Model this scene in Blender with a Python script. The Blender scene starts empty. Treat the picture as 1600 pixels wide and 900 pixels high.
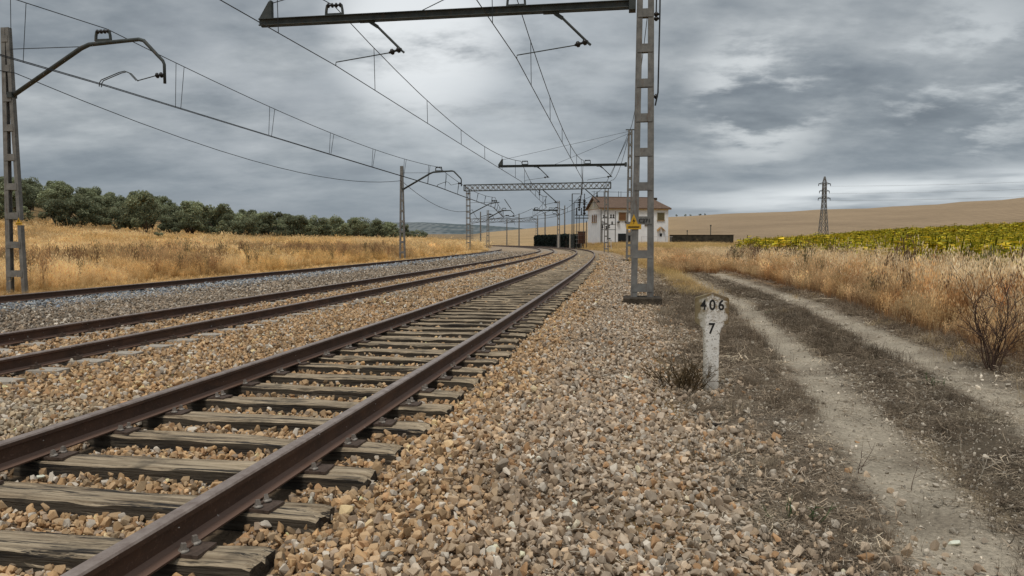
import bpy, bmesh, math, random
import numpy as np
from mathutils import Vector, Matrix, noise as mnoise
R = math.radians
rng = np.random.default_rng(7)
random.seed(7)
scene = bpy.context.scene
COL = scene.collection
H = 1.55                       # camera height above the ground

# ------------------------------------------------------------------ track path
KN = [0, 15, 35, 60, 90, 140, 200, 300]
KV = [0.00282, 0.00068, 0.00072, 0.00099, 0.00296, 0.00367, 0.00373, 0.00373]
_s = np.arange(0, 300, .5)
_k = np.interp(_s, KN, KV)
_ph = 0.18104 - np.concatenate([[0], np.cumsum((_k[1:]+_k[:-1])/2*.5)])
_px = np.concatenate([[0], np.cumsum(np.sin((_ph[1:]+_ph[:-1])/2)*.5)])
_py = np.concatenate([[0], np.cumsum(np.cos((_ph[1:]+_ph[:-1])/2)*.5)])
_b = np.arange(-60, 0, .5)     # straight behind the camera
_s = np.concatenate([_b, _s]); _ph = np.concatenate([0*_b+_ph[0], _ph])
_px = np.concatenate([_b*math.sin(.18104), _px]); _py = np.concatenate([_b*math.cos(.18104), _py])
N0 = -2.892                    # middle of the near track from the path
def tp(s, n, z=0.0):
    x = np.interp(s, _s, _px); y = np.interp(s, _s, _py); p = np.interp(s, _s, _ph)
    o = n + N0
    return Vector((x+o*math.cos(p), y-o*math.sin(p), z))
def heading(s): return float(np.interp(s, _s, _ph))
def ndir(s):
    p = heading(s); return Vector((math.cos(p), -math.sin(p), 0))
def sdir(s):
    p = heading(s); return Vector((math.sin(p), math.cos(p), 0))
def track_n(x, y):             # approximate sideways distance from the near track's middle
    k = _py < 250
    X = np.interp(y, _py[k], _px[k]); P = np.interp(y, _py[k], _ph[k])
    return (x-X)*np.cos(P) - N0

# ------------------------------------------------------------------ noise (numpy)
def vnoise(x, y, seed=0):
    xi = np.floor(x).astype(np.int64); yi = np.floor(y).astype(np.int64)
    fx = x-xi; fy = y-yi; fx = fx*fx*(3-2*fx); fy = fy*fy*(3-2*fy)
    def h(a, b):
        v = (a*374761393 + b*668265263 + seed*1442695041) & 0xffffffff
        v = ((v ^ (v >> 13))*1274126177) & 0xffffffff
        return ((v ^ (v >> 16)) & 0xffff)/65535.
    return (h(xi, yi)*(1-fx)+h(xi+1, yi)*fx)*(1-fy) + (h(xi, yi+1)*(1-fx)+h(xi+1, yi+1)*fx)*fy
def fbm(x, y, seed=0, o=4):
    t = 0; a = .5; w = 0
    for i in range(o):
        t = t + a*vnoise(x*2**i+17*i, y*2**i-9*i, seed+i); w += a; a *= .5
    return t/w
def sst(v, a, b):
    t = np.clip((v-a)/(b-a), 0, 1); return t*t*(3-2*t)
def lerp(a, b, t): return a*(1-t)+b*t

# ------------------------------------------------------------------ terrain
def rut_left(s): return np.interp(s, [0, 4.5, 8.5, 17.5, 30, 60], [4.15, 4.55, 4.95, 5.45, 5.45, 5.3])
def terrain(x, y, fine=True):
    x = np.asarray(x, float); y = np.asarray(y, float)
    n = track_n(x, y)
    z = np.zeros_like(x)
    bal = sst(n, -13.0, -11.6)*(1-sst(n, 1.5, 3.6))
    z = z + .13*bal
    z = z - .05*sst(n, -1.6, -1.35)*(1-sst(n, 1.35, 1.6))
    z = z + .015*sst(n, -6., -5.6)*(1-sst(n, -3.2, -2.8))
    # ruts
    rl = rut_left(y); rm = (1-sst(y, 45, 70))
    for c in (rl, rl+1.6):
        z = z - .045*np.exp(-((n-c)/.33)**2)*rm
    # bank in front of the station house
    z = z + .85*sst(n, 5.0, 9.0)*sst(y, 95, 135)*(1-sst(x, 60, 120)*.0)
    # field on the right
    z = z + np.maximum(0, x-38)*.042*sst(y, 10, 60)
    # olive slope on the left
    lx = -x
    zl = .85*sst(lx, 13, 32) + .06*np.maximum(0, lx-36) + .09*np.maximum(0, lx-52)
    z = z + zl*sst(y, 38, 92)*sst(-n, 13, 17)
    z = z + .35*sst(-n, 15, 20)*sst(y, 60, 95)*(1-sst(-n, 24, 34))
    # far hills
    yy = np.maximum(y, 1.); px = 800+1148*x/yy
    pyc = np.interp(px, [-400, 0, 300, 500, 640, 740, 760, 860, 920, 1050, 1200, 1400, 1600, 2400], [300, 318, 338, 352, 366, 366, 363, 354, 347, 338, 331, 322.5, 308.5, 270])
    zc = H + (376-pyc)/1148*650
    t = sst(yy, 170, 650); t2 = np.clip((yy-170)/480, 0, 1)
    mix = .2*t*t2 + .8*t2**1.7
    z_end = z
    far = (yy > 170)
    z_s = np.where(z_end > 6, 6+(z_end-6)*.1, z_end)*(1-.75*sst(yy, 170, 285)*(x > 0))
    zf = lerp(z_s, zc, mix)
    zf = np.where(yy > 650, zc-(yy-650)*.05, zf)
    z = np.where(far & (y > 0), zf, z)
    back = sst(-y, 20, 60)
    z = z*(1-back)
    z = np.maximum(z, -30)
    if fine:
        z = z + .035*(fbm(x*.9, y*.9, 3)-.5)*(1-bal) + .05*(fbm(x*.15, y*.15, 5)-.5)
        z = z + .02*(fbm(x*4, y*4, 4)-.5)
    return z
def tz(x, y): return float(terrain(np.array([x]), np.array([y]), True)[0])

# ------------------------------------------------------------------ node helpers
def new_mat(name):
    m = bpy.data.materials.new(name); m.use_nodes = True
    nt = m.node_tree; nt.nodes.clear()
    out = nt.nodes.new('ShaderNodeOutputMaterial'); b = nt.nodes.new('ShaderNodeBsdfPrincipled')
    nt.links.new(b.outputs[0], out.inputs[0])
    return m, nt, b
def nd(nt, t, **kw):
    n = nt.nodes.new(t)
    for k, v in kw.items():
        if k in n.inputs.keys() if isinstance(k, str) else False: n.inputs[k].default_value = v
        else: setattr(n, k, v)
    return n
def ramp(nt, fac, stops, interp='LINEAR'):
    r = nt.nodes.new('ShaderNodeValToRGB'); r.color_ramp.interpolation = interp
    el = r.color_ramp.elements
    while len(el) < len(stops): el.new(.5)
    for e, (p, c) in zip(el, stops):
        e.position = p; e.color = (*c, 1) if len(c) == 3 else c
    nt.links.new(fac, r.inputs[0]); return r.outputs[0]
def noise_tex(nt, vec, scale, detail=4, rough=.6):
    n = nt.nodes.new('ShaderNodeTexNoise'); n.inputs['Scale'].default_value = scale
    n.inputs['Detail'].default_value = detail; n.inputs['Roughness'].default_value = rough
    if vec: nt.links.new(vec, n.inputs['Vector'])
    return n.outputs['Fac']
def mapping(nt, vec, sc=(1, 1, 1)):
    m = nt.nodes.new('ShaderNodeMapping'); m.inputs['Scale'].default_value = sc
    nt.links.new(vec, m.inputs['Vector']); return m.outputs[0]
def mixc(nt, f, a, b, mode='MIX'):
    m = nt.nodes.new('ShaderNodeMix'); m.data_type = 'RGBA'; m.blend_type = mode
    for i, v in ((0, f), (6, a), (7, b)):
        if isinstance(v, (int, float)): m.inputs[i].default_value = v
        elif isinstance(v, tuple): m.inputs[i].default_value = (*v, 1)
        else: nt.links.new(v, m.inputs[i])
    return m.outputs[2]
def math_n(nt, op, a, b=0., c=None):
    m = nt.nodes.new('ShaderNodeMath'); m.operation = op
    for i, v in enumerate((a, b) if c is None else (a, b, c)):
        if isinstance(v, (int, float)): m.inputs[i].default_value = v
        else: nt.links.new(v, m.inputs[i])
    return m.outputs[0]
def mrange(nt, v, a, b, c=0., d=1., smooth=True):
    m = nt.nodes.new('ShaderNodeMapRange'); m.interpolation_type = 'SMOOTHSTEP' if smooth else 'LINEAR'
    nt.links.new(v, m.inputs[0])
    for i, q in zip((1, 2, 3, 4), (a, b, c, d)): m.inputs[i].default_value = q
    return m.outputs[0]
def bump(nt, b, h, strength=.4, dist=.01):
    n = nt.nodes.new('ShaderNodeBump'); n.inputs['Strength'].default_value = strength; n.inputs['Distance'].default_value = dist
    nt.links.new(h, n.inputs['Height']); nt.links.new(n.outputs[0], b.inputs['Normal'])

def simple(name, c1, c2, scale=4, rough=.8, metal=0., bstr=.3, bdist=.01, detail=6, coord='Object', spec=.3):
    m, nt, b = new_mat(name)
    tc = nt.nodes.new('ShaderNodeTexCoord')
    f = noise_tex(nt, tc.outputs[coord], scale, detail, .65)
    c = ramp(nt, f, [(.32, c1), (.68, c2)])
    nt.links.new(c, b.inputs['Base Color']); b.inputs['Roughness'].default_value = rough
    b.inputs['Metallic'].default_value = metal; b.inputs['Specular IOR Level'].default_value = spec
    bump(nt, b, noise_tex(nt, tc.outputs[coord], scale*6, 4), bstr, bdist)
    return m
M = {}
M['galv'] = simple('galvanised_steel', (.135, .13, .12), (.245, .235, .215), 5, .75, .0, .2, .004)
M['galv_dark'] = simple('weathered_steel', (.035, .042, .04), (.075, .083, .078), 4, .7, .0, .2, .004)
M['wire'] = simple('wire_metal', (.02, .022, .024), (.035, .037, .04), 3, .6)
M['insul'] = simple('insulator_glaze', (.012, .01, .01), (.03, .025, .02), 6, .35)
M['concrete'] = simple('old_concrete', (.10, .085, .065), (.24, .21, .17), 7, .95, 0, .8, .02)
M['dark_concrete'] = simple('stained_concrete', (.035, .026, .018), (.085, .066, .045), 8, .95, 0, .9, .03)
M['conc_sleeper'] = simple('concrete_sleeper', (.34, .29, .23), (.50, .45, .38), 14, .95, 0, .6, .01)
M['yellow'] = simple('yellow_sign_paint', (.55, .30, .02), (.68, .40, .04), 8, .6)
M['black'] = simple('black_paint', (.012, .012, .012), (.03, .028, .025), 12, .7)
M['bark'] = simple('olive_bark', (.04, .032, .022), (.11, .09, .065), 6, .95, 0, .8, .03)
M['whitewash'] = simple('whitewashed_wall', (.80, .80, .80), (.92, .92, .91), .9, .9, 0, .2, .01)
M['cream'] = simple('cream_plaster', (.55, .50, .38), (.68, .63, .50), 2, .9)
M['ochre'] = simple('ochre_trim', (.30, .17, .06), (.42, .25, .10), 3, .9)
M['shutter'] = simple('brown_shutter', (.13, .06, .025), (.24, .12, .05), 5, .7)
M['dark'] = simple('dark_opening', (.008, .01, .012), (.02, .022, .024), 3, .5)
M['olive_shutter'] = simple('olive_shutter', (.10, .08, .04), (.17, .14, .07), 5, .7)
M['rustmetal'] = simple('rusty_metal', (.07, .035, .022), (.16, .08, .05), 9, .85)
M['white_metal'] = simple('white_painted_metal', (.5, .48, .46), (.7, .68, .66), 8, .6)
M['bolt'] = simple('bolt_metal', (.15, .12, .10), (.38, .34, .29), 30, .6, .2)
M['plate'] = simple('base_plate_rust', (.05, .034, .025), (.15, .105, .08), 25, .7, .2, .6, .003)
M['stone_dark'] = simple('dark_clod', (.02, .015, .012), (.06, .045, .035), 20, .95, 0, .8, .02)

def rusty(m):
    nt = m.node_tree; b = [q for q in nt.nodes if q.type == 'BSDF_PRINCIPLED'][0]; src = b.inputs['Base Color'].links[0].from_socket
    tc = nt.nodes.new('ShaderNodeTexCoord'); f = noise_tex(nt, mapping(nt, tc.outputs['Object'], (9, 9, 1.3)), 1, 6, .75)
    nt.links.new(mixc(nt, mrange(nt, f, .54, .70, 0, .6), src, (.12, .065, .035)), b.inputs['Base Color'])
rusty(M['galv']); rusty(M['galv_dark'])
def rail_mats():
    m, nt, b = new_mat('rusted_rail')
    tc = nt.nodes.new('ShaderNodeTexCoord')
    f = noise_tex(nt, tc.outputs['Object'], 3, 6, .7)
    f2 = noise_tex(nt, tc.outputs['Object'], 45, 4, .7)
    c = ramp(nt, f, [(.3, (.046, .022, .012)), (.7, (.10, .048, .026))])
    c = mixc(nt, mrange(nt, f2, .55, .75), c, (.15, .085, .058))
    sp = noise_tex(nt, mapping(nt, tc.outputs['Object'], (1, 1, 2)), 28, 1, .4)
    c = mixc(nt, mrange(nt, sp, .79, .81), c, (.75, .75, .72))
    geo = nt.nodes.new('ShaderNodeNewGeometry'); sep = nt.nodes.new('ShaderNodeSeparateXYZ'); nt.links.new(geo.outputs['True Normal'], sep.inputs[0])
    c = mixc(nt, mrange(nt, sep.outputs[2], .15, .8, 0, .75), c, (.20, .12, .085))
    st = noise_tex(nt, mapping(nt, tc.outputs['Object'], (1, 1, 4)), 1.1, 5, .75)
    c = mixc(nt, mrange(nt, st, .52, .66, 0, .6), c, (.15, .072, .038))
    nt.links.new(c, b.inputs['Base Color']); b.inputs['Roughness'].default_value = .72; b.inputs['Metallic'].default_value = .05
    bump(nt, b, f2, .5, .002)
    M['rail'] = m
    m, nt, b = new_mat('rail_running_surface')
    tc = nt.nodes.new('ShaderNodeTexCoord')
    f = noise_tex(nt, tc.outputs['Object'], 12, 6, .7)
    c = ramp(nt, f, [(.3, (.20, .14, .11)), (.7, (.40, .32, .27))])
    nt.links.new(c, b.inputs['Base Color']); b.inputs['Roughness'].default_value = .42; b.inputs['Metallic'].default_value = .35
    M['railtop'] = m
rail_mats()

def wood_mat():
    m, nt, b = new_mat('weathered_sleeper_wood')
    tc = nt.nodes.new('ShaderNodeTexCoord'); oi = nt.nodes.new('ShaderNodeObjectInfo')
    add = nt.nodes.new('ShaderNodeVectorMath'); add.operation = 'ADD'
    nt.links.new(tc.outputs['Object'], add.inputs[0])
    mul = nt.nodes.new('ShaderNodeVectorMath'); mul.operation = 'SCALE'; mul.inputs[0].default_value = (13, 7, 5)
    nt.links.new(oi.outputs['Random'], mul.inputs['Scale']); nt.links.new(mul.outputs[0], add.inputs[1])
    v = add.outputs[0]
    g = noise_tex(nt, mapping(nt, v, (1.6, 42, 42)), 1, 6, .72)
    g2 = noise_tex(nt, mapping(nt, v, (1.0, 22, 22)), 1, 5, .75)
    big = noise_tex(nt, v, 3.5, 4, .6)
    c = ramp(nt, g, [(.3, (.05, .036, .022)), (.43, (.27, .20, .125)), (.68, (.62, .49, .33))])
    c = mixc(nt, mrange(nt, g2, .47, .40), c, (.018, .014, .011))
    c = mixc(nt, mrange(nt, big, .52, .7, 0, .65), c, (.085, .068, .045), 'MIX')
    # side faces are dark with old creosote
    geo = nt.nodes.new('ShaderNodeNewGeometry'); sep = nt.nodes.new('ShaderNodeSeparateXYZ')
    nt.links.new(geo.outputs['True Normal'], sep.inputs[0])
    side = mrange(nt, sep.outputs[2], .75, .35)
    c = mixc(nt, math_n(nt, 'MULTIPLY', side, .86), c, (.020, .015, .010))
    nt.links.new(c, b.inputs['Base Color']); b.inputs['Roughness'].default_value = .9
    h = math_n(nt, 'ADD', g, math_n(nt, 'MULTIPLY', g2, 2.))
    bump(nt, b, h, 1., .012)
    return m
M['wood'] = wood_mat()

def tint_mat(name, rough=.9, var=.35, scale=30, transl=0., gradient=None):
    """albedo from the per-instance attribute 'tint' with a little surface noise"""
    m, nt, b = new_mat(name)
    at = nt.nodes.new('ShaderNodeAttribute'); at.attribute_type = 'INSTANCER'; at.attribute_name = 'tint'
    tc = nt.nodes.new('ShaderNodeTexCoord')
    f = noise_tex(nt, tc.outputs['Object'], scale, 3, .6)
    k = mrange(nt, f, .25, .75, 1-var, 1+var, False)
    sc = nt.nodes.new('ShaderNodeVectorMath'); sc.operation = 'SCALE'
    nt.links.new(at.outputs['Color'], sc.inputs[0]); nt.links.new(k, sc.inputs['Scale'])
    c = sc.outputs[0]
    if gradient:
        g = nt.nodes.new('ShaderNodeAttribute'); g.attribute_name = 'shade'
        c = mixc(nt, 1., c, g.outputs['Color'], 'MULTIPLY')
    nt.links.new(c, b.inputs['Base Color']); b.inputs['Roughness'].default_value = rough
    b.inputs['Specular IOR Level'].default_value = .15
    if transl:
        tr = nt.nodes.new('ShaderNodeBsdfTranslucent'); mx = nt.nodes.new('ShaderNodeMixShader')
        mx.inputs[0].default_value = transl
        nt.links.new(c, tr.inputs[0]); nt.links.new(b.outputs[0], mx.inputs[1]); nt.links.new(tr.outputs[0], mx.inputs[2])
        out = [q for q in nt.nodes if q.type == 'OUTPUT_MATERIAL'][0]
        nt.links.new(mx.outputs[0], out.inputs[0])
    return m
M['rock'] = tint_mat('crushed_stone', .92, .22, 22)
M['blade'] = tint_mat('dry_blades', .8, .1, 3, .3, gradient=True)
M['litter'] = tint_mat('dry_litter', .9, .2, 10)
M['sunleaf'] = tint_mat('sunflower_leaf', .7, .2, 5, .3, gradient=True)

def leaf_mat(name, mult=(1, 1, 1), transl=.25):
    m, nt, b = new_mat(name)
    g = nt.nodes.new('ShaderNodeAttribute'); g.attribute_name = 'shade'
    oi = nt.nodes.new('ShaderNodeObjectInfo')
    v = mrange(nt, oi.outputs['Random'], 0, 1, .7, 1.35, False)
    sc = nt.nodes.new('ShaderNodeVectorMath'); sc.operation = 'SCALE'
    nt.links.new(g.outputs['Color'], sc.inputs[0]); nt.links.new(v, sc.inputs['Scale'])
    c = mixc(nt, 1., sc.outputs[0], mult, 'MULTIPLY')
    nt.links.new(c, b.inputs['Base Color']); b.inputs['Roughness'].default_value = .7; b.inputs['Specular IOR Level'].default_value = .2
    tr = nt.nodes.new('ShaderNodeBsdfTranslucent'); mx = nt.nodes.new('ShaderNodeMixShader'); mx.inputs[0].default_value = transl
    nt.links.new(c, tr.inputs[0]); nt.links.new(b.outputs[0], mx.inputs[1]); nt.links.new(tr.outputs[0], mx.inputs[2])
    out = [q for q in nt.nodes if q.type == 'OUTPUT_MATERIAL'][0]; nt.links.new(mx.outputs[0], out.inputs[0])
    return m
M['olive_leaf'] = leaf_mat('olive_foliage')
M['hedge_leaf'] = leaf_mat('cypress_hedge_foliage', (1, 1, 1), .1)
M['drystem'] = simple('dry_stem', (.06, .035, .025), (.13, .08, .055), 12, .9)
M['palestem'] = simple('bleached_stem', (.38, .32, .24), (.55, .48, .38), 12, .9)
M['greenweed'] = simple('green_weed', (.05, .08, .03), (.09, .13, .05), 12, .8)

# ------------------------------------------------------------------ mesh helpers
class MB:
    def __init__(s): s.v = []; s.f = []; s.mi = []
    def quadloop(s, rings, close=True, mi=0, caps=True):
        b = len(s.v); k = len(rings[0])
        for r in rings: s.v += [tuple(p) for p in r]
        for i in range(len(rings)-1):
            for j in range(k if close else k-1):
                a = b+i*k+j; c = b+i*k+(j+1) % k
                s.f.append((a, c, c+k, a+k)); s.mi.append(mi)
        if caps:
            s.f.append(tuple(b+j for j in range(k))[::-1]); s.mi.append(mi)
            s.f.append(tuple(b+(len(rings)-1)*k+j for j in range(k))); s.mi.append(mi)
    def bar(s, a, b, w, h, side=None, w2=None, h2=None, mi=0):
        """bar of rectangular section from a to b; w along 'side', h across"""
        a = Vector(a); b = Vector(b); d = (b-a).normalized()
        side = Vector(side) if side is not None else (d.cross(Vector((0, 0, 1))) if abs(d.z) < .95 else Vector((1, 0, 0)))
        side = (side-d*side.dot(d)).normalized(); up = side.cross(d).normalized()
        w2 = w if w2 is None else w2; h2 = h if h2 is None else h2
        def ring(p, w, h): return [p+side*(w/2)*i+up*(h/2)*j for i, j in ((-1, -1), (1, -1), (1, 1), (-1, 1))]
        s.quadloop([ring(a, w, h), ring(b, w2, h2)], mi=mi)
    def box(s, c, dx, dy, dz, ax=None, ay=None, mi=0):
        c = Vector(c); ax = Vector(ax or (1, 0, 0)); ay = Vector(ay) if ay is not None else Vector((-ax.y, ax.x, 0)); az = Vector((0, 0, 1))
        r = lambda q: [c+ax*(dx/2)*i+ay*(dy/2)*j+az*q for i, j in ((-1, -1), (1, -1), (1, 1), (-1, 1))]
        s.quadloop([r(-dz/2), r(dz/2)], mi=mi)
    def tube(s, pts, rad, k=6, mi=0):
        pts = [Vector(p) for p in pts]; rad = rad if isinstance(rad, (list, tuple)) else [rad]*len(pts)
        rings = []; prev = None
        for i, p in enumerate(pts):
            d = (pts[min(i+1, len(pts)-1)]-pts[max(i-1, 0)])
            if d.length < 1e-9: d = Vector((0, 0, 1))
            d.normalize()
            if prev is None: prev = d.cross(Vector((0, 0, 1))) if abs(d.z) < .9 else Vector((1, 0, 0))
            a = (prev-d*prev.dot(d))
            a = a.normalized() if a.length > 1e-6 else d.orthogonal().normalized()
            prev = a; c = d.cross(a)
            rings.append([p+(a*math.cos(t)+c*math.sin(t))*rad[i] for t in [2*math.pi*j/k for j in range(k)]])
        s.quadloop(rings, mi=mi)
    def disc_stack(s, a, b, prof, k=8, mi=0):
        a = Vector(a); b = Vector(b); d = b-a
        s.tube([a+d*t for t, r in prof], [r for t, r in prof], k, mi)
    def prism(s, poly, depth_vec, mi=0):
        """flat polygon (list of points) extruded by depth_vec"""
        dv = Vector(depth_vec); b = len(s.v); k = len(poly)
        s.v += [tuple(Vector(p)) for p in poly]+[tuple(Vector(p)+dv) for p in poly]
        s.f.append(tuple(range(b, b+k))[::-1]); s.f.append(tuple(range(b+k, b+2*k))); s.mi += [mi, mi]
        for j in range(k):
            j2 = (j+1) % k; s.f.append((b+j, b+j2, b+k+j2, b+k+j)); s.mi.append(mi)
    def build(s, name, mats, parent=None, smooth=False, origin=None):
        me = bpy.data.meshes.new(name)
        vs = s.v
        if origin is not None:
            o = Vector(origin); vs = [tuple(Vector(p)-o) for p in vs]
        me.from_pydata(vs, [], s.f); me.update()
        bm = bmesh.new(); bm.from_mesh(me); bmesh.ops.recalc_face_normals(bm, faces=bm.faces); bm.to_mesh(me); bm.free()
        mats = mats if isinstance(mats, (list, tuple)) else [mats]
        for m in mats: me.materials.append(M[m] if isinstance(m, str) else m)
        if len(mats) > 1: me.polygons.foreach_set('material_index', s.mi)
        if smooth: me.polygons.foreach_set('use_smooth', [True]*len(me.polygons))
        return link(name, me, parent, origin)
def link(name, data, parent=None, origin=None):
    o = bpy.data.objects.new(name, data); COL.objects.link(o)
    if origin is not None: o.location = origin
    if parent is not None:
        o.parent = parent; o.location = Vector(o.location)
    return o
def tag(o, label=None, cat=None, group=None, kind=None):
    if label: o['label'] = label
    if cat: o['category'] = cat
    if group: o['group'] = group
    if kind: o['kind'] = kind
    return o
def empty(name, loc, label, cat, group=None, rz=0.):
    o = bpy.data.objects.new(name, None); COL.objects.link(o); o.location = loc; o.rotation_euler = (0, 0, rz)
    o.empty_display_size = .2
    return tag(o, label, cat, group)
def fast_mesh(name, verts, faces, k, mat=None, smooth=False):
    """numpy mesh, every face with k corners"""
    me = bpy.data.meshes.new(name); verts = np.asarray(verts, np.float32); faces = np.asarray(faces, np.int32)
    me.vertices.add(len(verts)); me.vertices.foreach_set('co', verts.ravel())
    me.loops.add(faces.size); me.loops.foreach_set('vertex_index', faces.ravel())
    me.polygons.add(len(faces)); me.polygons.foreach_set('loop_start', np.arange(0, faces.size, k, dtype=np.int32))
    me.update(calc_edges=True); me.validate()
    if mat: me.materials.append(mat)
    if smooth: me.polygons.foreach_set('use_smooth', np.ones(len(faces), bool))
    return me
def vcol(me, cols, name='shade'):
    a = me.color_attributes.new(name, 'FLOAT_COLOR', 'POINT')
    c = np.ones((len(me.vertices), 4), np.float32); c[:, :3] = cols
    a.data.foreach_set('color', c.ravel())
def copy_tree(o, parent=None):
    c = o.copy(); COL.objects.link(c); c.parent = parent
    for ch in o.children: copy_tree(ch, c)
    return c

# ------------------------------------------------------------------ instancing
def make_protos(name, meshes):
    c = bpy.data.collections.new(name)
    for i, me in enumerate(meshes):
        o = bpy.data.objects.new('%s_%02d' % (name, i), me); c.objects.link(o)
    return c
def scatter(name, coll, nprot, P, rot, scl, tint, label, cat):
    P = np.asarray(P, np.float32); n = len(P)
    me = bpy.data.meshes.new(name); me.vertices.add(n); me.vertices.foreach_set('co', P.ravel())
    a = me.attributes.new('rot', 'FLOAT_VECTOR', 'POINT'); a.data.foreach_set('vector', np.asarray(rot, np.float32).ravel())
    if np.ndim(scl) == 1: scl = np.repeat(np.asarray(scl)[:, None], 3, 1)
    a = me.attributes.new('scl', 'FLOAT_VECTOR', 'POINT'); a.data.foreach_set('vector', np.asarray(scl, np.float32).ravel())
    a = me.attributes.new('tint', 'FLOAT_COLOR', 'POINT'); t = np.ones((n, 4), np.float32); t[:, :3] = tint
    a.data.foreach_set('color', t.ravel())
    a = me.attributes.new('pick', 'INT', 'POINT'); a.data.foreach_set('value', rng.integers(0, nprot, n).astype(np.int32))
    ng = bpy.data.node_groups.new(name, 'GeometryNodeTree')
    ng.interface.new_socket('Geometry', in_out='INPUT', socket_type='NodeSocketGeometry')
    ng.interface.new_socket('Geometry', in_out='OUTPUT', socket_type='NodeSocketGeometry')
    N = ng.nodes; L = ng.links
    gi = N.new('NodeGroupInput'); go = N.new('NodeGroupOutput'); ip = N.new('GeometryNodeInstanceOnPoints')
    ci = N.new('GeometryNodeCollectionInfo'); ci.inputs['Collection'].default_value = coll
    ci.inputs['Separate Children'].default_value = True; ci.inputs['Reset Children'].default_value = True
    def na(nm, ty):
        q = N.new('GeometryNodeInputNamedAttribute'); q.data_type = ty; q.inputs['Name'].default_value = nm
        return [s for s in q.outputs if s.enabled and s.name == 'Attribute'][0]
    er = N.new('FunctionNodeEulerToRotation')
    L.new(na('rot', 'FLOAT_VECTOR'), er.inputs[0]); L.new(er.outputs[0], ip.inputs['Rotation'])
    L.new(na('scl', 'FLOAT_VECTOR'), ip.inputs['Scale']); L.new(na('pick', 'INT'), ip.inputs['Instance Index'])
    ip.inputs['Pick Instance'].default_value = True
    L.new(gi.outputs[0], ip.inputs['Points']); L.new(ci.outputs[0], ip.inputs['Instance']); L.new(ip.outputs[0], go.inputs[0])
    o = link(name, me); md = o.modifiers.new('scatter', 'NODES'); md.node_group = ng
    return tag(o, label, cat, kind='stuff')
def rand_rot(n, tilt=math.pi): return np.stack([rng.uniform(-tilt, tilt, n), rng.uniform(-tilt, tilt, n), rng.uniform(-math.pi, math.pi, n)], 1)
def in_view(x, y, margin=.06): return (y > 1.2) & (np.abs(x/np.maximum(y, .1)) < .697+margin)
def sample_wedge(d0, d1, dens, margin=.10):
    """random points in the visible wedge between depths d0 and d1, dens per m2"""
    w = 2*(.697+margin); area = .5*w*(d1*d1-d0*d0); n = int(area*dens)
    y = np.sqrt(rng.uniform(d0*d0, d1*d1, n)); x = rng.uniform(-w/2, w/2, n)*y
    return x, y

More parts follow.
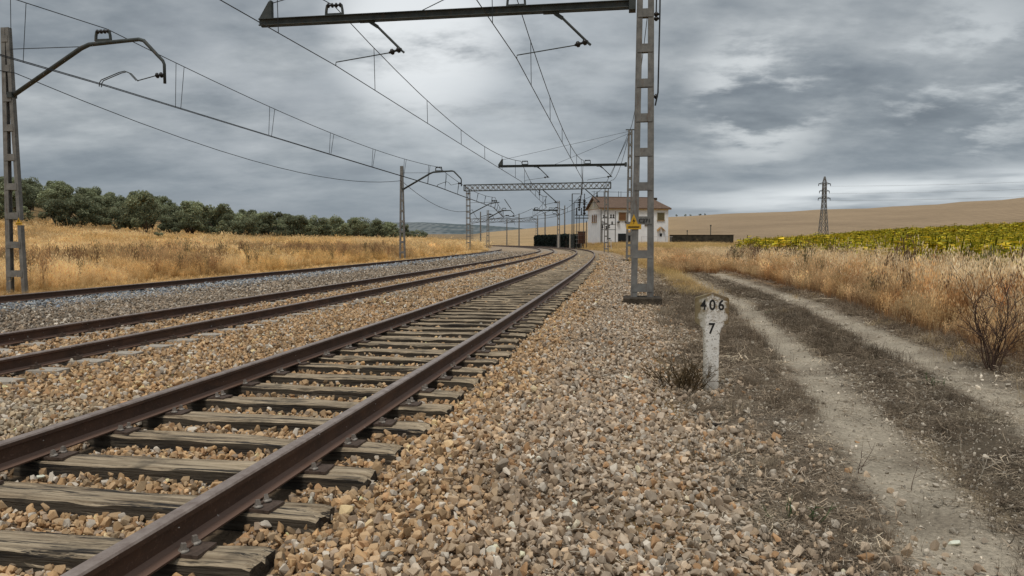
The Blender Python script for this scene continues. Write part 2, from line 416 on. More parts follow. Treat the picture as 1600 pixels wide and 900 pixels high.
# ================================================================== GROUND
def build_ground():
    ang = np.concatenate([np.linspace(-180, -50, 40)[:-1], np.linspace(-50, 50, 640), np.linspace(50, 180, 40)[1:-1]])
    r = [.5]
    while r[-1] < 250: r.append(r[-1]*1.0155)
    while r[-1] < 7000: r.append(r[-1]*1.04)
    r = np.array(r); A, Rr = np.meshgrid(np.radians(ang), r)
    X = (Rr*np.sin(A)).ravel(); Y = (Rr*np.cos(A)).ravel()
    Z = terrain(X, Y)
    na, nr = len(ang), len(r)
    X = np.append(X, 0); Y = np.append(Y, 0); Z = np.append(Z, 0.)
    i = np.arange(nr-1)[:, None]*na; j = np.arange(na)[None, :]; j2 = (j+1) % na
    F = np.stack([i+j, i+j2, i+na+j2, i+na+j], -1).reshape(-1, 4)[:, ::-1]
    c = len(X)-1
    me = fast_mesh('ground', np.stack([X, Y, Z], 1), F, 4, None, True)
    bm = bmesh.new(); bm.from_mesh(me); bm.verts.ensure_lookup_table()
    for q in range(na): bm.faces.new((bm.verts[c], bm.verts[(q+1) % na], bm.verts[q]))
    bm.to_mesh(me); bm.free()
    # zones -> colour
    n = track_n(X, Y); nn = n + .5*(fbm(X*1.3, Y*1.3, 21)-.5)*2*.5
    col = np.zeros((len(X), 3))
    def put(c, w):
        nonlocal col
        col = col*(1-w[:, None]) + np.array(c)[None]*w[:, None]
    one = np.ones(len(X))
    put((.36, .235, .10), one)
    # left golden field
    put((.40, .26, .11), sst(-n, 12, 14))
    # trackside weeds and road on the right
    near = 1-sst(Y, 24, 50)
    put((.19, .148, .105), sst(nn, 2.9, 3.6)*(1-sst(nn, 7.6, 8.4))*near)
    put((.34, .23, .11), sst(nn, 3.6, 4.4)*(1-sst(nn, 7.6, 8.4))*(1-near))
    rl = rut_left(Y)
    rr = nn*.4+n*.6
    for cc, w0 in ((rl, .36), (rl+1.62, .38)):
        w = np.exp(-(np.abs(rr-cc)/w0)**3)*(1-sst(Y, 35, 60)); put((.43, .365, .275), np.clip(w*(.55+.6*sst(fbm(X*1.7, Y*1.7, 35), .3, .6)), 0, 1))
    put((.50, .39, .25), .7*np.exp(-((rr-rl-.40)/.09)**2)*near*sst(fbm(X*.6, Y*.6, 33), .35, .6))
    put((.125, .098, .066), .75*np.exp(-((rr-rl-.82)/.42)**4)*near)
    put((.25, .14, .06), sst(n-rl-2.15, 0, .4)*(1-sst(n-rl-2.15, 2.5, 5)))
    # sunflower field soil
    fld = sst(n, 12, 14)*(Y > 4)*(1-sst(Y-(125+.4*(X-41)), -2, 2))
    put((.24, .215, .03), fld)
    # ballast; its bed is coloured darker to stand for shade between stones
    put((.20, .14, .09), sst(nn, -13.2, -12.4)*(1-sst(nn, 2.6, 3.4)))
    put((.14, .105, .07), .6*sst(nn, -1.6, -1.4)*(1-sst(nn, 1.4, 1.6)))
    put((.13, .10, .08), sst(nn, -12.2, -11)*(1-sst(nn, -5.9, -5.6)))
    far = sst(Y, 60, 100)*(1-sst(np.abs(n+4.5), 8.5, 10))
    put((.38, .285, .195), far)
    # golden hill
    hill = sst(Y, 175, 200)
    put((.44, .30, .155), hill)
    put((.33, .235, .145), hill*sst(X/np.maximum(Y, 1), .12, .3))
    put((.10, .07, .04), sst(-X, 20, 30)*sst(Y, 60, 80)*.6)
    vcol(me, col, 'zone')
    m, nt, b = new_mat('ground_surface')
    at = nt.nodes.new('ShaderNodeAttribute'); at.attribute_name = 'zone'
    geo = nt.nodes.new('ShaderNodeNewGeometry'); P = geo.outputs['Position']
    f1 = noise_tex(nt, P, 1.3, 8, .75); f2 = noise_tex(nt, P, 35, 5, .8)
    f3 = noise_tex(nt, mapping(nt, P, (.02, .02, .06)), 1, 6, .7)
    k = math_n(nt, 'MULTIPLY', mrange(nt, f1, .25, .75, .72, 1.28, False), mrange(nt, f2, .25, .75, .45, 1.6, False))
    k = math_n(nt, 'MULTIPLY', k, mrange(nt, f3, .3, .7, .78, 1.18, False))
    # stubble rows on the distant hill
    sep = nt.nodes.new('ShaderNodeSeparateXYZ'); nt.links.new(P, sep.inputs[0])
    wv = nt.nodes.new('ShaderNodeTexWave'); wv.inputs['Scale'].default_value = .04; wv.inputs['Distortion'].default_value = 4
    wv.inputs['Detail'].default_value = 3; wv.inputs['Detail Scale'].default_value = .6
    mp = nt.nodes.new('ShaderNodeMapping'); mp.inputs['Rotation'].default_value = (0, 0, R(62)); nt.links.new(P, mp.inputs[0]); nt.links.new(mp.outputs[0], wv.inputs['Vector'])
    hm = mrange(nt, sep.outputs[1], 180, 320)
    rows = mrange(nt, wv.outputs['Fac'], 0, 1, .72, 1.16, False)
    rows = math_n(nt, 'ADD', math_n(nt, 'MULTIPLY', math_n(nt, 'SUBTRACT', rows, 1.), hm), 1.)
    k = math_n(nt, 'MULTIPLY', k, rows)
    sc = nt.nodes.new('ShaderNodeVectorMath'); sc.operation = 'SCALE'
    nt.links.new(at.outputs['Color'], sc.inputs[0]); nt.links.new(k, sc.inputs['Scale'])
    # aerial haze painted into the ground colour, growing with distance
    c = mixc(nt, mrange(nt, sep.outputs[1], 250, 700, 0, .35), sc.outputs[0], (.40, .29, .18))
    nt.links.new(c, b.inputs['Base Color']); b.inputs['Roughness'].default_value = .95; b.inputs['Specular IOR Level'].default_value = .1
    bump(nt, b, f2, .7, .03)
    me.materials.append(m)
    o = link('ground', me); tag(o, kind='structure', label='gravelly railway ground, dirt road verge and fields', cat='ground'); o['kind'] = 'structure'
build_ground()

# far blue hills with olive rows
def build_hills():
    xs = np.linspace(-1700, 500, 160); V = []; F = []
    for k, (yy, add) in enumerate(((1500, 0), (1900, .5), (2300, .85), (2600, 1.), (3300, .8))):
        px = 800+1148*xs/2600
        top = np.interp(px, [0, 300, 500, 580, 660, 720, 790, 860, 1000], [330, 338, 348, 348.5, 347, 350, 355, 360, 372])
        h = (376-top)/1148*2600 + H
        z = -15 + (h+15)*add + 4*(fbm(xs*.01, xs*0+yy*.01, 9)-.5)
        for x, q in zip(xs, z): V.append((x*yy/2600, yy, q))
    w = len(xs)
    for r in range(4):
        for c in range(w-1): a = r*w+c; F.append((a, a+1, a+w+1, a+w))
    me = fast_mesh('distant_hills', V, F, 4, None, True)
    m, nt, b = new_mat('distant_olive_hills')
    geo = nt.nodes.new('ShaderNodeNewGeometry'); P = geo.outputs['Position']
    f = noise_tex(nt, P, .006, 4, .6)
    vo = nt.nodes.new('ShaderNodeTexVoronoi'); vo.inputs['Scale'].default_value = .045; vo.inputs['Randomness'].default_value = .35
    nt.links.new(mapping(nt, P, (1, .5, 0)), vo.inputs['Vector'])
    dots = mrange(nt, vo.outputs['Distance'], .2, .45)
    c = mixc(nt, mrange(nt, f, .40, .55), (.12, .145, .15), (.20, .215, .215))
    c = mixc(nt, dots, (.085, .11, .12), c)
    nt.links.new(c, b.inputs['Base Color']); b.inputs['Roughness'].default_value = 1; b.inputs['Specular IOR Level'].default_value = 0
    me.materials.append(m)
    tag(link('hills', me), 'blue grey distant hills dotted with olive rows', 'hills', kind='structure')
build_hills()

# ================================================================== RAILS
RT = .35
def rail_profile():
    hw, ft, h = .036, .07, .155
    half = [(0, 0), (hw-.006, -.002), (hw, -.012), (hw, -.034), (.010, -.046), (.0085, -.09), (.010, -.125), (.03, -.138), (ft, -.146), (ft, -h)]
    return [(x, z) for x, z in half] + [(-x, z) for x, z in reversed(half[1:])]
def rail(name, nfun, label, s0=-8, s1=240, cat='rail', group=None):
    pr = rail_profile(); mb = MB(); s = s0; ss = []
    while s < s1: ss.append(s); s += .8 if s < 60 else 1.5
    rings = []
    for s in ss:
        n = nfun(s) if callable(nfun) else nfun
        c = tp(s, n, RT); d = ndir(s)
        w = .004*math.sin(s*.7)+.003*math.sin(s*2.1+n)
        rings.append([c+d*(x+w*0)+Vector((0, 0, z)) for x, z in pr])
    k = len(pr); b = 0
    for r in rings: mb.v += [tuple(p) for p in r]
    for i in range(len(rings)-1):
        for j in range(k):
            j2 = (j+1) % k
            mb.f.append((i*k+j, i*k+j2, (i+1)*k+j2, (i+1)*k+j)); mb.mi.append(1 if j in (0, k-1, 1, k-2) else 0)
    mb.f.append(tuple(range(k))); mb.mi.append(0); mb.f.append(tuple(range((len(rings)-1)*k, len(rings)*k))[::-1]); mb.mi.append(0)
    return tag(mb.build(name, ['rail', 'railtop']), label, cat, group)
G = 1.735
rail('rail', G/2, 'nearest rusty steel rail, right hand rail of the wooden sleeper track')
rail('rail', -G/2, 'rusty steel rail, left hand rail of the wooden sleeper track')
rail('rail', -4.386+G/2, 'dark rusty rail, right hand rail of the middle track on concrete sleepers')
rail('rail', -4.386-G/2, 'dark rusty rail, left hand rail of the middle track on concrete sleepers')
rail('rail', -10.75, 'dark low rail of the farthest left track beside the golden grass', -8, 110)

# ------------------------------------------------------------------ wooden sleepers
SL = 2.6; SW = .23; SH = .15
def sleeper_mesh(i):
    nx, ny, nz = 70, 8, 4
    bm = bmesh.new(); bmesh.ops.create_cube(bm, size=1)
    bmesh.ops.delete(bm, geom=list(bm.faces), context='FACES_ONLY'); bm.clear()
    V = {}
    def vert(a, b, c):
        k = (a, b, c)
        if k not in V:
            x = (a/nx-.5)*SL; y = (b/ny-.5)*SW; z = (c/nz-.5)*SH
            V[k] = bm.verts.new((x, y, z))
        return V[k]
    for a in range(nx):
        for b in range(ny):
            for c in (0, nz):
                bm.faces.new([vert(a, b, c), vert(a+1, b, c), vert(a+1, b+1, c), vert(a, b+1, c)])
        for c in range(nz):
            for b in (0, ny):
                bm.faces.new([vert(a, b, c), vert(a+1, b, c), vert(a+1, b, c+1), vert(a, b, c+1)])
    for b in range(ny):
        for c in range(nz):
            for a in (0, nx):
                bm.faces.new([vert(a, b, c), vert(a, b+1, c), vert(a, b+1, c+1), vert(a, b, c+1)])
    r = random.Random(i*31+5)
    split = r.uniform(-.04, .04)
    for v in bm.verts:
        x, y, z = v.co; top = z > 0
        q = Vector((x*1.1+i*7.7, y*16, z*10+i)); g = mnoise.fractal(q, 1., 2., 4)
        g2 = mnoise.noise(Vector((x*2.3+i*3.1, y*5, i*1.7)))
        if top: z += g*.010 - .010*abs(g2)
        # grain grooves
        gr = mnoise.noise(Vector((x*.9+i*5, y*45, i*2.))); z -= max(0, gr-.15)*.03 if top else 0
        # rounded, chewed edges
        ey = abs(y)/(SW/2); ex = abs(x)/(SL/2)
        ch = mnoise.noise(Vector((x*3.3+i*2.2, math.copysign(2., y), i)))
        if top and ey > .97: z -= .008+max(0, ch)*.035; y *= 1-.04-max(0, ch)*.10
        if not top and ey > .97: y *= 1.0
        y += mnoise.noise(Vector((x*1.7+i, z*6, 4.4)))*.009
        if ex > .985:
            x += math.copysign(mnoise.noise(Vector((y*18, z*14, i*1.3)))*.035, x)
            if top: z -= .012
        if ex > .9 and top and abs(y-split) < .022: z -= .025*(ex-.9)/.1
        v.co = (x, y, z)
    bmesh.ops.recalc_face_normals(bm, faces=bm.faces)
    me = bpy.data.meshes.new('wooden_sleeper'); bm.to_mesh(me); bm.free()
    me.materials.append(M['wood']); return me
wood_meshes = [sleeper_mesh(i) for i in range(9)]
def plate_mesh():
    mb = MB(); mb.box((0, 0, 0), .36, .15, .016)
    mb.box((.088, 0, .013), .02, .14, .012); mb.box((-.088, 0, .013), .02, .14, .012)
    me_o = mb.build('tie_plate', 'plate'); me = me_o.data; bpy.data.objects.remove(me_o); return me
def bolt_mesh():
    mb = MB()
    mb.disc_stack((0, 0, 0), (0, 0, .014), [(0, .031), (.5, .030), (1, .018)], 12)
    rr = lambda w, z: [(i*w, j*w, z) for i, j in ((-1, -1), (1, -1), (1, 1), (-1, 1))]
    mb.quadloop([rr(.0155, .013), rr(.0115, .046)])
    me_o = mb.build('bolt', 'bolt'); me = me_o.data; bpy.data.objects.remove(me_o); return me
PLATE, BOLT = plate_mesh(), bolt_mesh()
ORD = ['nearest', 'second nearest', 'third nearest', 'fourth nearest', 'fifth nearest', 'sixth nearest', 'seventh nearest', 'eighth nearest', 'ninth nearest', 'tenth nearest', 'eleventh nearest', 'twelfth nearest']
SLEEP = []
s = 1.62; k = 0
rs = random.Random(11)
while s < 175:
    zt = RT-.155-.016
    jit = rs.uniform(-.03, .03); c = tp(s, rs.uniform(-.05, .05)+.0, zt-SH/2+rs.uniform(-.004, .002))
    o = link('wooden_sleeper', wood_meshes[(k*4+k//9) % 9])
    o.location = c; rz = -heading(s)+rs.uniform(-.02, .02)+(math.pi if rs.random() < .5 else 0)
    o.rotation_euler = (rs.uniform(-.012, .012), rs.uniform(-.002, .002), rz)
    SLEEP.append(s)
    if k < 12: tag(o, '%s grey cracked wooden sleeper under the near track rails, counted from the bottom edge' % ORD[k], 'sleeper', 'wooden sleepers of the near track')
    else: tag(o, 'weathered wooden sleeper farther along the near track, beyond the twelfth from the bottom', 'sleeper', 'wooden sleepers of the near track')
    if k < 34:
        for sg in (-1, 1):
            p = link('tie_plate', PLATE, o); p.location = (sg*G/2, rs.uniform(-.01, .01), SH/2+.006)
            p.rotation_euler = (0, 0, rs.uniform(-.05, .05))
            for q in ((1, -.045), (1, .045), (-1, -.045), (-1, .045)):
                if rs.random() < .22: continue
                bt = link('bolt', BOLT, p); bt.scale = (.82, .82, .8); bt.location = (q[0]*(.093+rs.uniform(0, .008)), q[1]+rs.uniform(-.008, .008), .012)
                bt.rotation_euler = (rs.uniform(-.12, .12), rs.uniform(-.12, .12), rs.uniform(0, 1.5))
    s += .60+rs.uniform(-.025, .025); k += 1

# concrete sleepers of the middle track
def conc_mesh():
    mb = MB(); L = 2.6
    xs = [-1.3, -1.05, -.6, -.45, .45, .6, 1.05, 1.3]
    zt = [.0, 0, -.012, -.05, -.05, -.012, 0, 0]; wt = [.10, .11, .10, .09, .09, .10, .11, .10]
    rings = [[(x, -w-.02, -.2), (x, -w, z), (x, w, z), (x, w+.02, -.2)] for x, z, w in zip(xs, zt, wt)]
    mb.quadloop(rings); o = mb.build('sleeper', 'conc_sleeper'); me = o.data; bpy.data.objects.remove(o); return me
CM = conc_mesh()
def clip_mesh():
    mb = MB()
    for sg in (-1, 1):
        mb.box((sg*.095, 0, .02), .05, .10, .04); mb.disc_stack((sg*.10, 0, .03), (sg*.10, 0, .065), [(0, .018), (1, .014)], 6)
    o = mb.build('rail_clip', 'plate'); me = o.data; bpy.data.objects.remove(o); return me
CL = clip_mesh()
s = 5.0
k = 0
while s < 175:
    o = link('concrete_sleeper', CM); o.location = tp(s, -4.386, RT-.157); o.rotation_euler = (0, 0, -heading(s))
    tag(o, 'pale concrete sleeper half buried in ballast under the middle track', 'sleeper', 'concrete sleepers of the middle track')
    if k < 40:
        for sg in (-1, 1):
            p = link('rail_clip', CL, o); p.location = (sg*G/2, 0, 0)
    s += .60; k += 1

# ================================================================== BALLAST STONES
def rock_mesh(i):
    r = random.Random(100+i); bm = bmesh.new()
    sx, sy, sz = r.uniform(.8, 1.25), r.uniform(.65, 1.0), r.uniform(.5, .8)
    for _ in range(r.randint(11, 16)):
        v = Vector((r.gauss(0, 1), r.gauss(0, 1), r.gauss(0, 1))).normalized()
        q = max(abs(v.x), abs(v.y), abs(v.z)); v = v/(q**.35)*r.uniform(.74, 1.06)
        bm.verts.new((v.x*sx*.5, v.y*sy*.5, v.z*sz*.5))
    g = bmesh.ops.convex_hull(bm, input=bm.verts)
    bmesh.ops.delete(bm, geom=[v for v in bm.verts if not v.link_faces], context='VERTS')
    bmesh.ops.bevel(bm, geom=list(bm.edges), offset=.016, segments=1, affect='EDGES')
    me = bpy.data.meshes.new('rock'); bm.to_mesh(me); bm.free(); me.materials.append(M['rock']); return me
NR = 14
ROCKS = make_protos('rock', [rock_mesh(i) for i in range(NR)])

def stone_tint(x, y, n):
    m = len(x); base = np.zeros((m, 3))
    orange = np.array((.52, .345, .19)); pink = np.array((.455, .352, .25)); dark = np.array((.33, .26, .19)); blue = np.array((.34, .365, .385))
    base[:] = orange
    jn = n + .9*(fbm(x*.8, y*.8, 40)-.5) + rng.normal(0, .12, m)
    w = sst(jn, 1.5, 2.3)[:, None]; base = base*(1-w)+pink*w
    w = (.75*sst(fbm(x*.35, y*.35, 41), .52, .72)*(1-sst(n, -1.4, -1.))*sst(n, -3.6, -2.8))[:, None]; base = base*(1-w)+np.array((.42, .35, .25))*w
    w = sst(-jn, 5.1, 5.5)[:, None]; base = base*(1-w)+dark*w
    w = (sst(-n+rng.normal(0, .45, m), 9.0, 9.9)*.9)[:, None]; base = base*(1-w)+blue*w
    k = np.exp(rng.normal(-.02, .25, m))[:, None]; base = base*k
    hue = rng.normal(0, 1, m)[:, None]; base = base*(1+hue*np.array((.035, -.005, -.06)))
    rg = np.minimum(np.abs(np.abs(n)-G/2), np.abs(np.abs(n+4.386)-G/2)); w = (.45*(1-sst(rg, .1, .42))*(.5+.5*rng.random(m)))[:, None]; base = base*(1-w)+np.array((.17, .095, .055))*w
    dirt = (.4*sst(fbm(x*.7+5, y*.7, 44), .5, .75))[:, None]; base = base*(1-dirt*.6)
    # whitish, grey and rusty stones
    u = rng.random(m)
    g = u < .10; base[g] = np.array((.58, .50, .40))*np.exp(rng.normal(0, .15, g.sum()))[:, None]
    g = (u > .10) & (u < .20); base[g] = np.array((.36, .27, .19))*np.exp(rng.normal(0, .2, g.sum()))[:, None]
    g = (u > .93) & (n > -5); base[g] = np.array((.42, .25, .13))*np.exp(rng.normal(0, .2, g.sum()))[:, None]
    return np.clip(base, .02, .75)

SL_S = np.array(SLEEP)
def ballast(d0, d1, dens, smin, smax, which):
    x, y = sample_wedge(d0, d1, dens)
    n = track_n(x, y)
    edge = 3.2+1.5*(fbm(x*.9, y*.9, 60)-.5)+.5*(fbm(x*3.1, y*3.1, 61)-.5)
    keep = (n > -11.6) & (n < edge + np.abs(rng.normal(0, .42, len(n))))
    if which == 'near': keep &= n > -5.6
    else: keep &= n <= -5.6
    # leave the sleepers bare
    s_ = np.interp(y - (n)*0, _py, _s); s_ = s_ + (n)*np.sin(np.interp(y, _py, _ph))
    di = np.abs(s_[:, None]-SL_S[None]).min(1) if len(s_) < 400000 else np.zeros(len(s_))
    on = (np.abs(n) < 1.31) & (di < .145)
    keep &= ~on
    keep &= ~((np.abs(np.abs(n)-G/2) < .085)) & ~((np.abs(np.abs(n+4.386)-G/2) < .085))
    # sleepers of the middle track show at their ends
    m2 = (np.abs(n+4.386) < 1.32); ph = np.abs(((s_-5.0+.3) % .6)-.3)
    keep &= ~(m2 & (ph < .105) & (rng.random(len(n)) < .82))
    x, y, n = x[keep], y[keep], n[keep]; m = len(x)
    sz = rng.uniform(smin, smax, m)*np.exp(rng.normal(0, .12, m))
    z = terrain(x, y) + rng.uniform(-.25, .55, m)*sz
    z += .012*(rng.random(m) < .3)
    return np.stack([x, y, z], 1), sz, stone_tint(x, y, n)
parts = [ballast(2.2, 7, 850, .034, .072, 'near'), ballast(2.2, 6.5, 1300, .012, .028, 'near'), ballast(7, 15, 640, .038, .072, 'near'), ballast(15, 34, 230, .05, .09, 'near'), ballast(34, 75, 42, .09, .15, 'near')]
P = np.concatenate([p[0] for p in parts]); S_ = np.concatenate([p[1] for p in parts]); T = np.concatenate([p[2] for p in parts])
scatter('ballast_stones', ROCKS, NR, P, rand_rot(len(P)), S_, T, 'orange and beige crushed stone ballast around the two nearer tracks', 'ballast')
print('near stones', len(P))
parts = [ballast(7, 20, 420, .04, .075, 'far'), ballast(20, 40, 150, .06, .10, 'far'), ballast(40, 90, 30, .1, .17, 'far')]
P = np.concatenate([p[0] for p in parts]); S_ = np.concatenate([p[1] for p in parts]); T = np.concatenate([p[2] for p in parts])
scatter('grey_ballast_stones', ROCKS, NR, P, rand_rot(len(P)), S_, T, 'dark and bluish grey ballast left of the middle track', 'ballast')
print('far stones', len(P))
# pebbles and grit of the road and its verges
x, y = sample_wedge(2.2, 9, 900); x2, y2 = sample_wedge(9, 22, 160)
x = np.concatenate([x, x2]); y = np.concatenate([y, y2]); n = track_n(x, y)
k = (n > 2.9) & (n < 8.2) & (rng.random(len(n)) < (.30 + .7*(np.exp(-((n-rut_left(y)-.4)/.15)**2)) + .5*sst(n, 4.0, 3.0))); x, y, n = x[k], y[k], n[k]
sz = np.exp(rng.normal(math.log(.0135), .5, len(x))); sz = np.clip(sz, .006, .06)*(1+.04*y)
ti = np.array((.44, .38, .30))*np.exp(rng.normal(0, .3, len(x)))[:, None]
scatter('road_pebbles', ROCKS, NR, np.stack([x, y, terrain(x, y)+sz*.15], 1), rand_rot(len(x)), sz, ti, 'small pale pebbles and grit on the dirt road', 'pebbles')

# ================================================================== VEGETATION PROTOTYPES
def blades(nb, h, spread, w, droop, seed, head=0., curve=.5, base_dark=.45, bottom=(1, 1, 1), topc=(1, 1, 1), hw=1.):
    r = np.random.default_rng(seed); V = []; F = []; C = []
    def add(p, c): V.append(p); C.append(c); return len(V)-1
    for _ in range(nb):
        a = r.uniform(0, 2*math.pi); rad = abs(r.normal(0, spread)); bx, by = rad*math.cos(a), rad*math.sin(a)
        hh = h*r.uniform(.55, 1.05); la = r.uniform(0, 2*math.pi); lean = abs(r.normal(0, droop))*hh
        wa = r.uniform(0, math.pi); wx, wy = math.cos(wa)*w, math.sin(wa)*w
        segs = 4; prev = None; kk = r.uniform(.8, 1.2)
        for i in range(segs+1):
            t = i/segs; off = lean*(t**(1+curve*2)); z = hh*(t-.12*lean/hh*t*t)
            cx, cy = bx+math.cos(la)*off, by+math.sin(la)*off; ww = (1-t*.85)
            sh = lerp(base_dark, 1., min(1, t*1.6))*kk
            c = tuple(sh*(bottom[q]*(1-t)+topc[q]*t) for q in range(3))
            cur = (add((cx-wx*ww, cy-wy*ww, z), c), add((cx+wx*ww, cy+wy*ww, z), c))
            if prev: F.append((prev[0], prev[1], cur[1], cur[0]))
            prev = cur
        if r.random() < head:
            # loose seed head: a few small hanging spikelets
            for q in range(r.integers(5, 9)):
                t = r.uniform(.72, 1.05); off = lean*t**2; z = hh*t
                cx, cy = bx+math.cos(la)*off+r.normal(0, .03)*hw, by+math.sin(la)*off+r.normal(0, .03)*hw
                L = r.uniform(.02, .04)*hw; z2 = z+r.normal(0, .015); ww = .006*hw; ca = r.uniform(0, 6.28); ux, uy = math.cos(ca)*ww, math.sin(ca)*ww
                c = tuple(min(1.6, 1.25*kk*topc[q2]) for q2 in range(3))
                ids = [add((cx, cy, z2+L), c), add((cx+ux, cy+uy, z2), c), add((cx, cy, z2-L), c), add((cx-ux, cy-uy, z2), c)]
                F.append(tuple(ids))
    me = fast_mesh('tuft', V, F, 4, M['blade']); vcol(me, np.array(C)); return me
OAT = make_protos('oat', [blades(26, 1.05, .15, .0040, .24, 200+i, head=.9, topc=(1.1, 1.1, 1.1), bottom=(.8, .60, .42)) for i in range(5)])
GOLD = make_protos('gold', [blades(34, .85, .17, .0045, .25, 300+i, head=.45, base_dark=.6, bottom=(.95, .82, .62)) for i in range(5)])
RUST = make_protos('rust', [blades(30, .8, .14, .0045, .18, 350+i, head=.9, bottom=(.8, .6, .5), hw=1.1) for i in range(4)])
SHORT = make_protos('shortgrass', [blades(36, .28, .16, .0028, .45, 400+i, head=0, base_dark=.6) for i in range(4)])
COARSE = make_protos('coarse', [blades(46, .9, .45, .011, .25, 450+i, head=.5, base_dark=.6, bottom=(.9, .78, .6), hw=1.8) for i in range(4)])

DOCK = make_protos('dock', [blades(16, 1.1, .07, .0055, .13, 470+i, head=1., base_dark=.7, hw=1.6) for i in range(3)])
def twigs(seed, n=12, L=.10):
    r = np.random.default_rng(seed); V = []; F = []
    for _ in range(n):
        p = np.array((r.normal(0, .06), r.normal(0, .06), abs(r.normal(.008, .008)))); a = r.uniform(0, 6.28); l = L*r.uniform(.3, 1.3)
        d = np.array((math.cos(a), math.sin(a), r.normal(0, .22))); w = np.array((-math.sin(a), math.cos(a), .3))*.0016*r.uniform(.7, 1.6)
        prev = None; bend = r.normal(0, .5)
        for i in range(4):
            q = p + d*l*(i/3-.5) + np.array((-math.sin(a), math.cos(a), abs(bend)*.3))*bend*.12*l*(1-(2*i/3-1)**2)
            V += [tuple(q-w), tuple(q+w)]; cur = (len(V)-2, len(V)-1)
            if prev: F.append((prev[0], prev[1], cur[1], cur[0]))
            prev = cur
    return fast_mesh('twigs', V, F, 4, M['litter'])
TWIG = make_protos('twig', [twigs(500+i) for i in range(8)])

# ------------------------------------------------------------------ right-hand tall grass strip
def strip(d0, d1, dens, coll, npr, fn, hscale, tintf, zoff=0, wmul=1.):
    x, y = sample_wedge(d0, d1, dens); n = track_n(x, y); k = fn(x, y, n); x, y, n = x[k], y[k], n[k]
    m = len(x); sc = hscale(x, y, n)*np.exp(rng.normal(0, .16, m))
    scl = np.stack([sc*wmul, sc*wmul, sc], 1)
    rot = np.stack([rng.normal(0, .09, m), rng.normal(0, .09, m), rng.uniform(-3.14, 3.14, m)], 1)
    return np.stack([x, y, terrain(x, y)-.02+zoff], 1), rot, scl, tintf(x, y, n)
def cat_parts(ps): return [np.concatenate([p[i] for p in ps]) for i in range(4)]
def c_mix(x, y, cs, sc, seed, sd=.16):
    f = fbm(x*sc, y*sc, seed); cs = np.array(cs); t = np.clip((f-.3)/.4, 0, .999)*(len(cs)-1); i = t.astype(int); w = (t-i)[:, None]
    c = cs[i]*(1-w)+cs[np.minimum(i+1, len(cs)-1)]*w
    return c*np.exp(rng.normal(0, sd, len(x)))[:, None]
def mid_dark(x, y, n): return np.where((n > rut_left(y)+.4) & (n < rut_left(y)+1.3), .78, 1.)[:, None]
edge_n = lambda y: rut_left(y)+2.35
def oat_fn(x, y, n): return (n > edge_n(y)+.5+.5*fbm(x*1.2, y*1.2, 71)) & (n < 12.2) & (y < 62)
def oat_h(x, y, n): return (.50+.42*sst(n-edge_n(y), .3, 1.6))*(1.02-.12*sst(y, 15, 50))*(.85+.3*fbm(x*.4, y*.4, 72))
oat_t = lambda x, y, n: c_mix(x, y, [(.72, .57, .34), (.84, .70, .47), (.64, .45, .23), (.78, .64, .42)], .9, 73, .2)
ps = [strip(4, 12, 42, OAT, 5, oat_fn, oat_h, oat_t), strip(12, 30, 22, OAT, 5, oat_fn, oat_h, oat_t), strip(30, 62, 9, OAT, 5, oat_fn, oat_h, oat_t, wmul=1.8)]
p = cat_parts(ps); print('oats', len(p[0]))
scatter('wild_oats', OAT, 5, p[0], p[1], p[2], p[3], 'tall bleached wild oat grass along the right side of the dirt road', 'grass')
def rust_fn(x, y, n): return (n > edge_n(y)-.05+.5*fbm(x*1.2, y*1.2, 75)) & (n < edge_n(y)+2.2) & (fbm(x*.25, y*.25, 76) > .22+.2*(n-edge_n(y))/2.2)
rust_t = lambda x, y, n: c_mix(x, y, [(.44, .25, .11), (.62, .43, .21), (.74, .55, .31), (.42, .26, .13), (.68, .50, .27)], .9, 77, .26)
ps = [strip(4, 12, 26, RUST, 4, rust_fn, lambda x, y, n: .35+.55*sst(n-edge_n(y), 0, 1.3), rust_t), strip(12, 35, 22, RUST, 4, rust_fn, lambda x, y, n: .5+.5*sst(n-edge_n(y), 0, 1.), rust_t),
      strip(35, 90, 7, RUST, 4, lambda x, y, n: (n > 5.0) & (n < 11) & (fbm(x*.1, y*.1, 78) > .3), lambda x, y, n: .75+0*x, rust_t, wmul=2.)]
p = cat_parts(ps); print('rust', len(p[0]))
ps2 = [strip(5, 45, .9, DOCK, 3, lambda x, y, n: (n > edge_n(y)+.4) & (n < 12.2), lambda x, y, n: .75+.35*sst(n-edge_n(y), 0, 2), lambda x, y, n: c_mix(x, y, [(.13, .12, .06), (.20, .12, .07), (.16, .10, .06)], .9, 79, .2)),
       strip(22, 70, .5, DOCK, 3, lambda x, y, n: (n < -15.2) & (n > -32), lambda x, y, n: 1.0+0*x, lambda x, y, n: c_mix(x, y, [(.24, .13, .07), (.17, .14, .07), (.30, .17, .09)], .5, 79, .2))]
q = cat_parts(ps2)
scatter('brown_stalks', DOCK, 3, q[0], q[1], q[2], q[3], 'scattered darker brown weed stalks standing among the tall grasses', 'weeds')
scatter('rust_grass', RUST, 4, p[0], p[1], p[2], p[3], 'rust brown dry grass and dock at the right edge of the dirt road', 'grass')
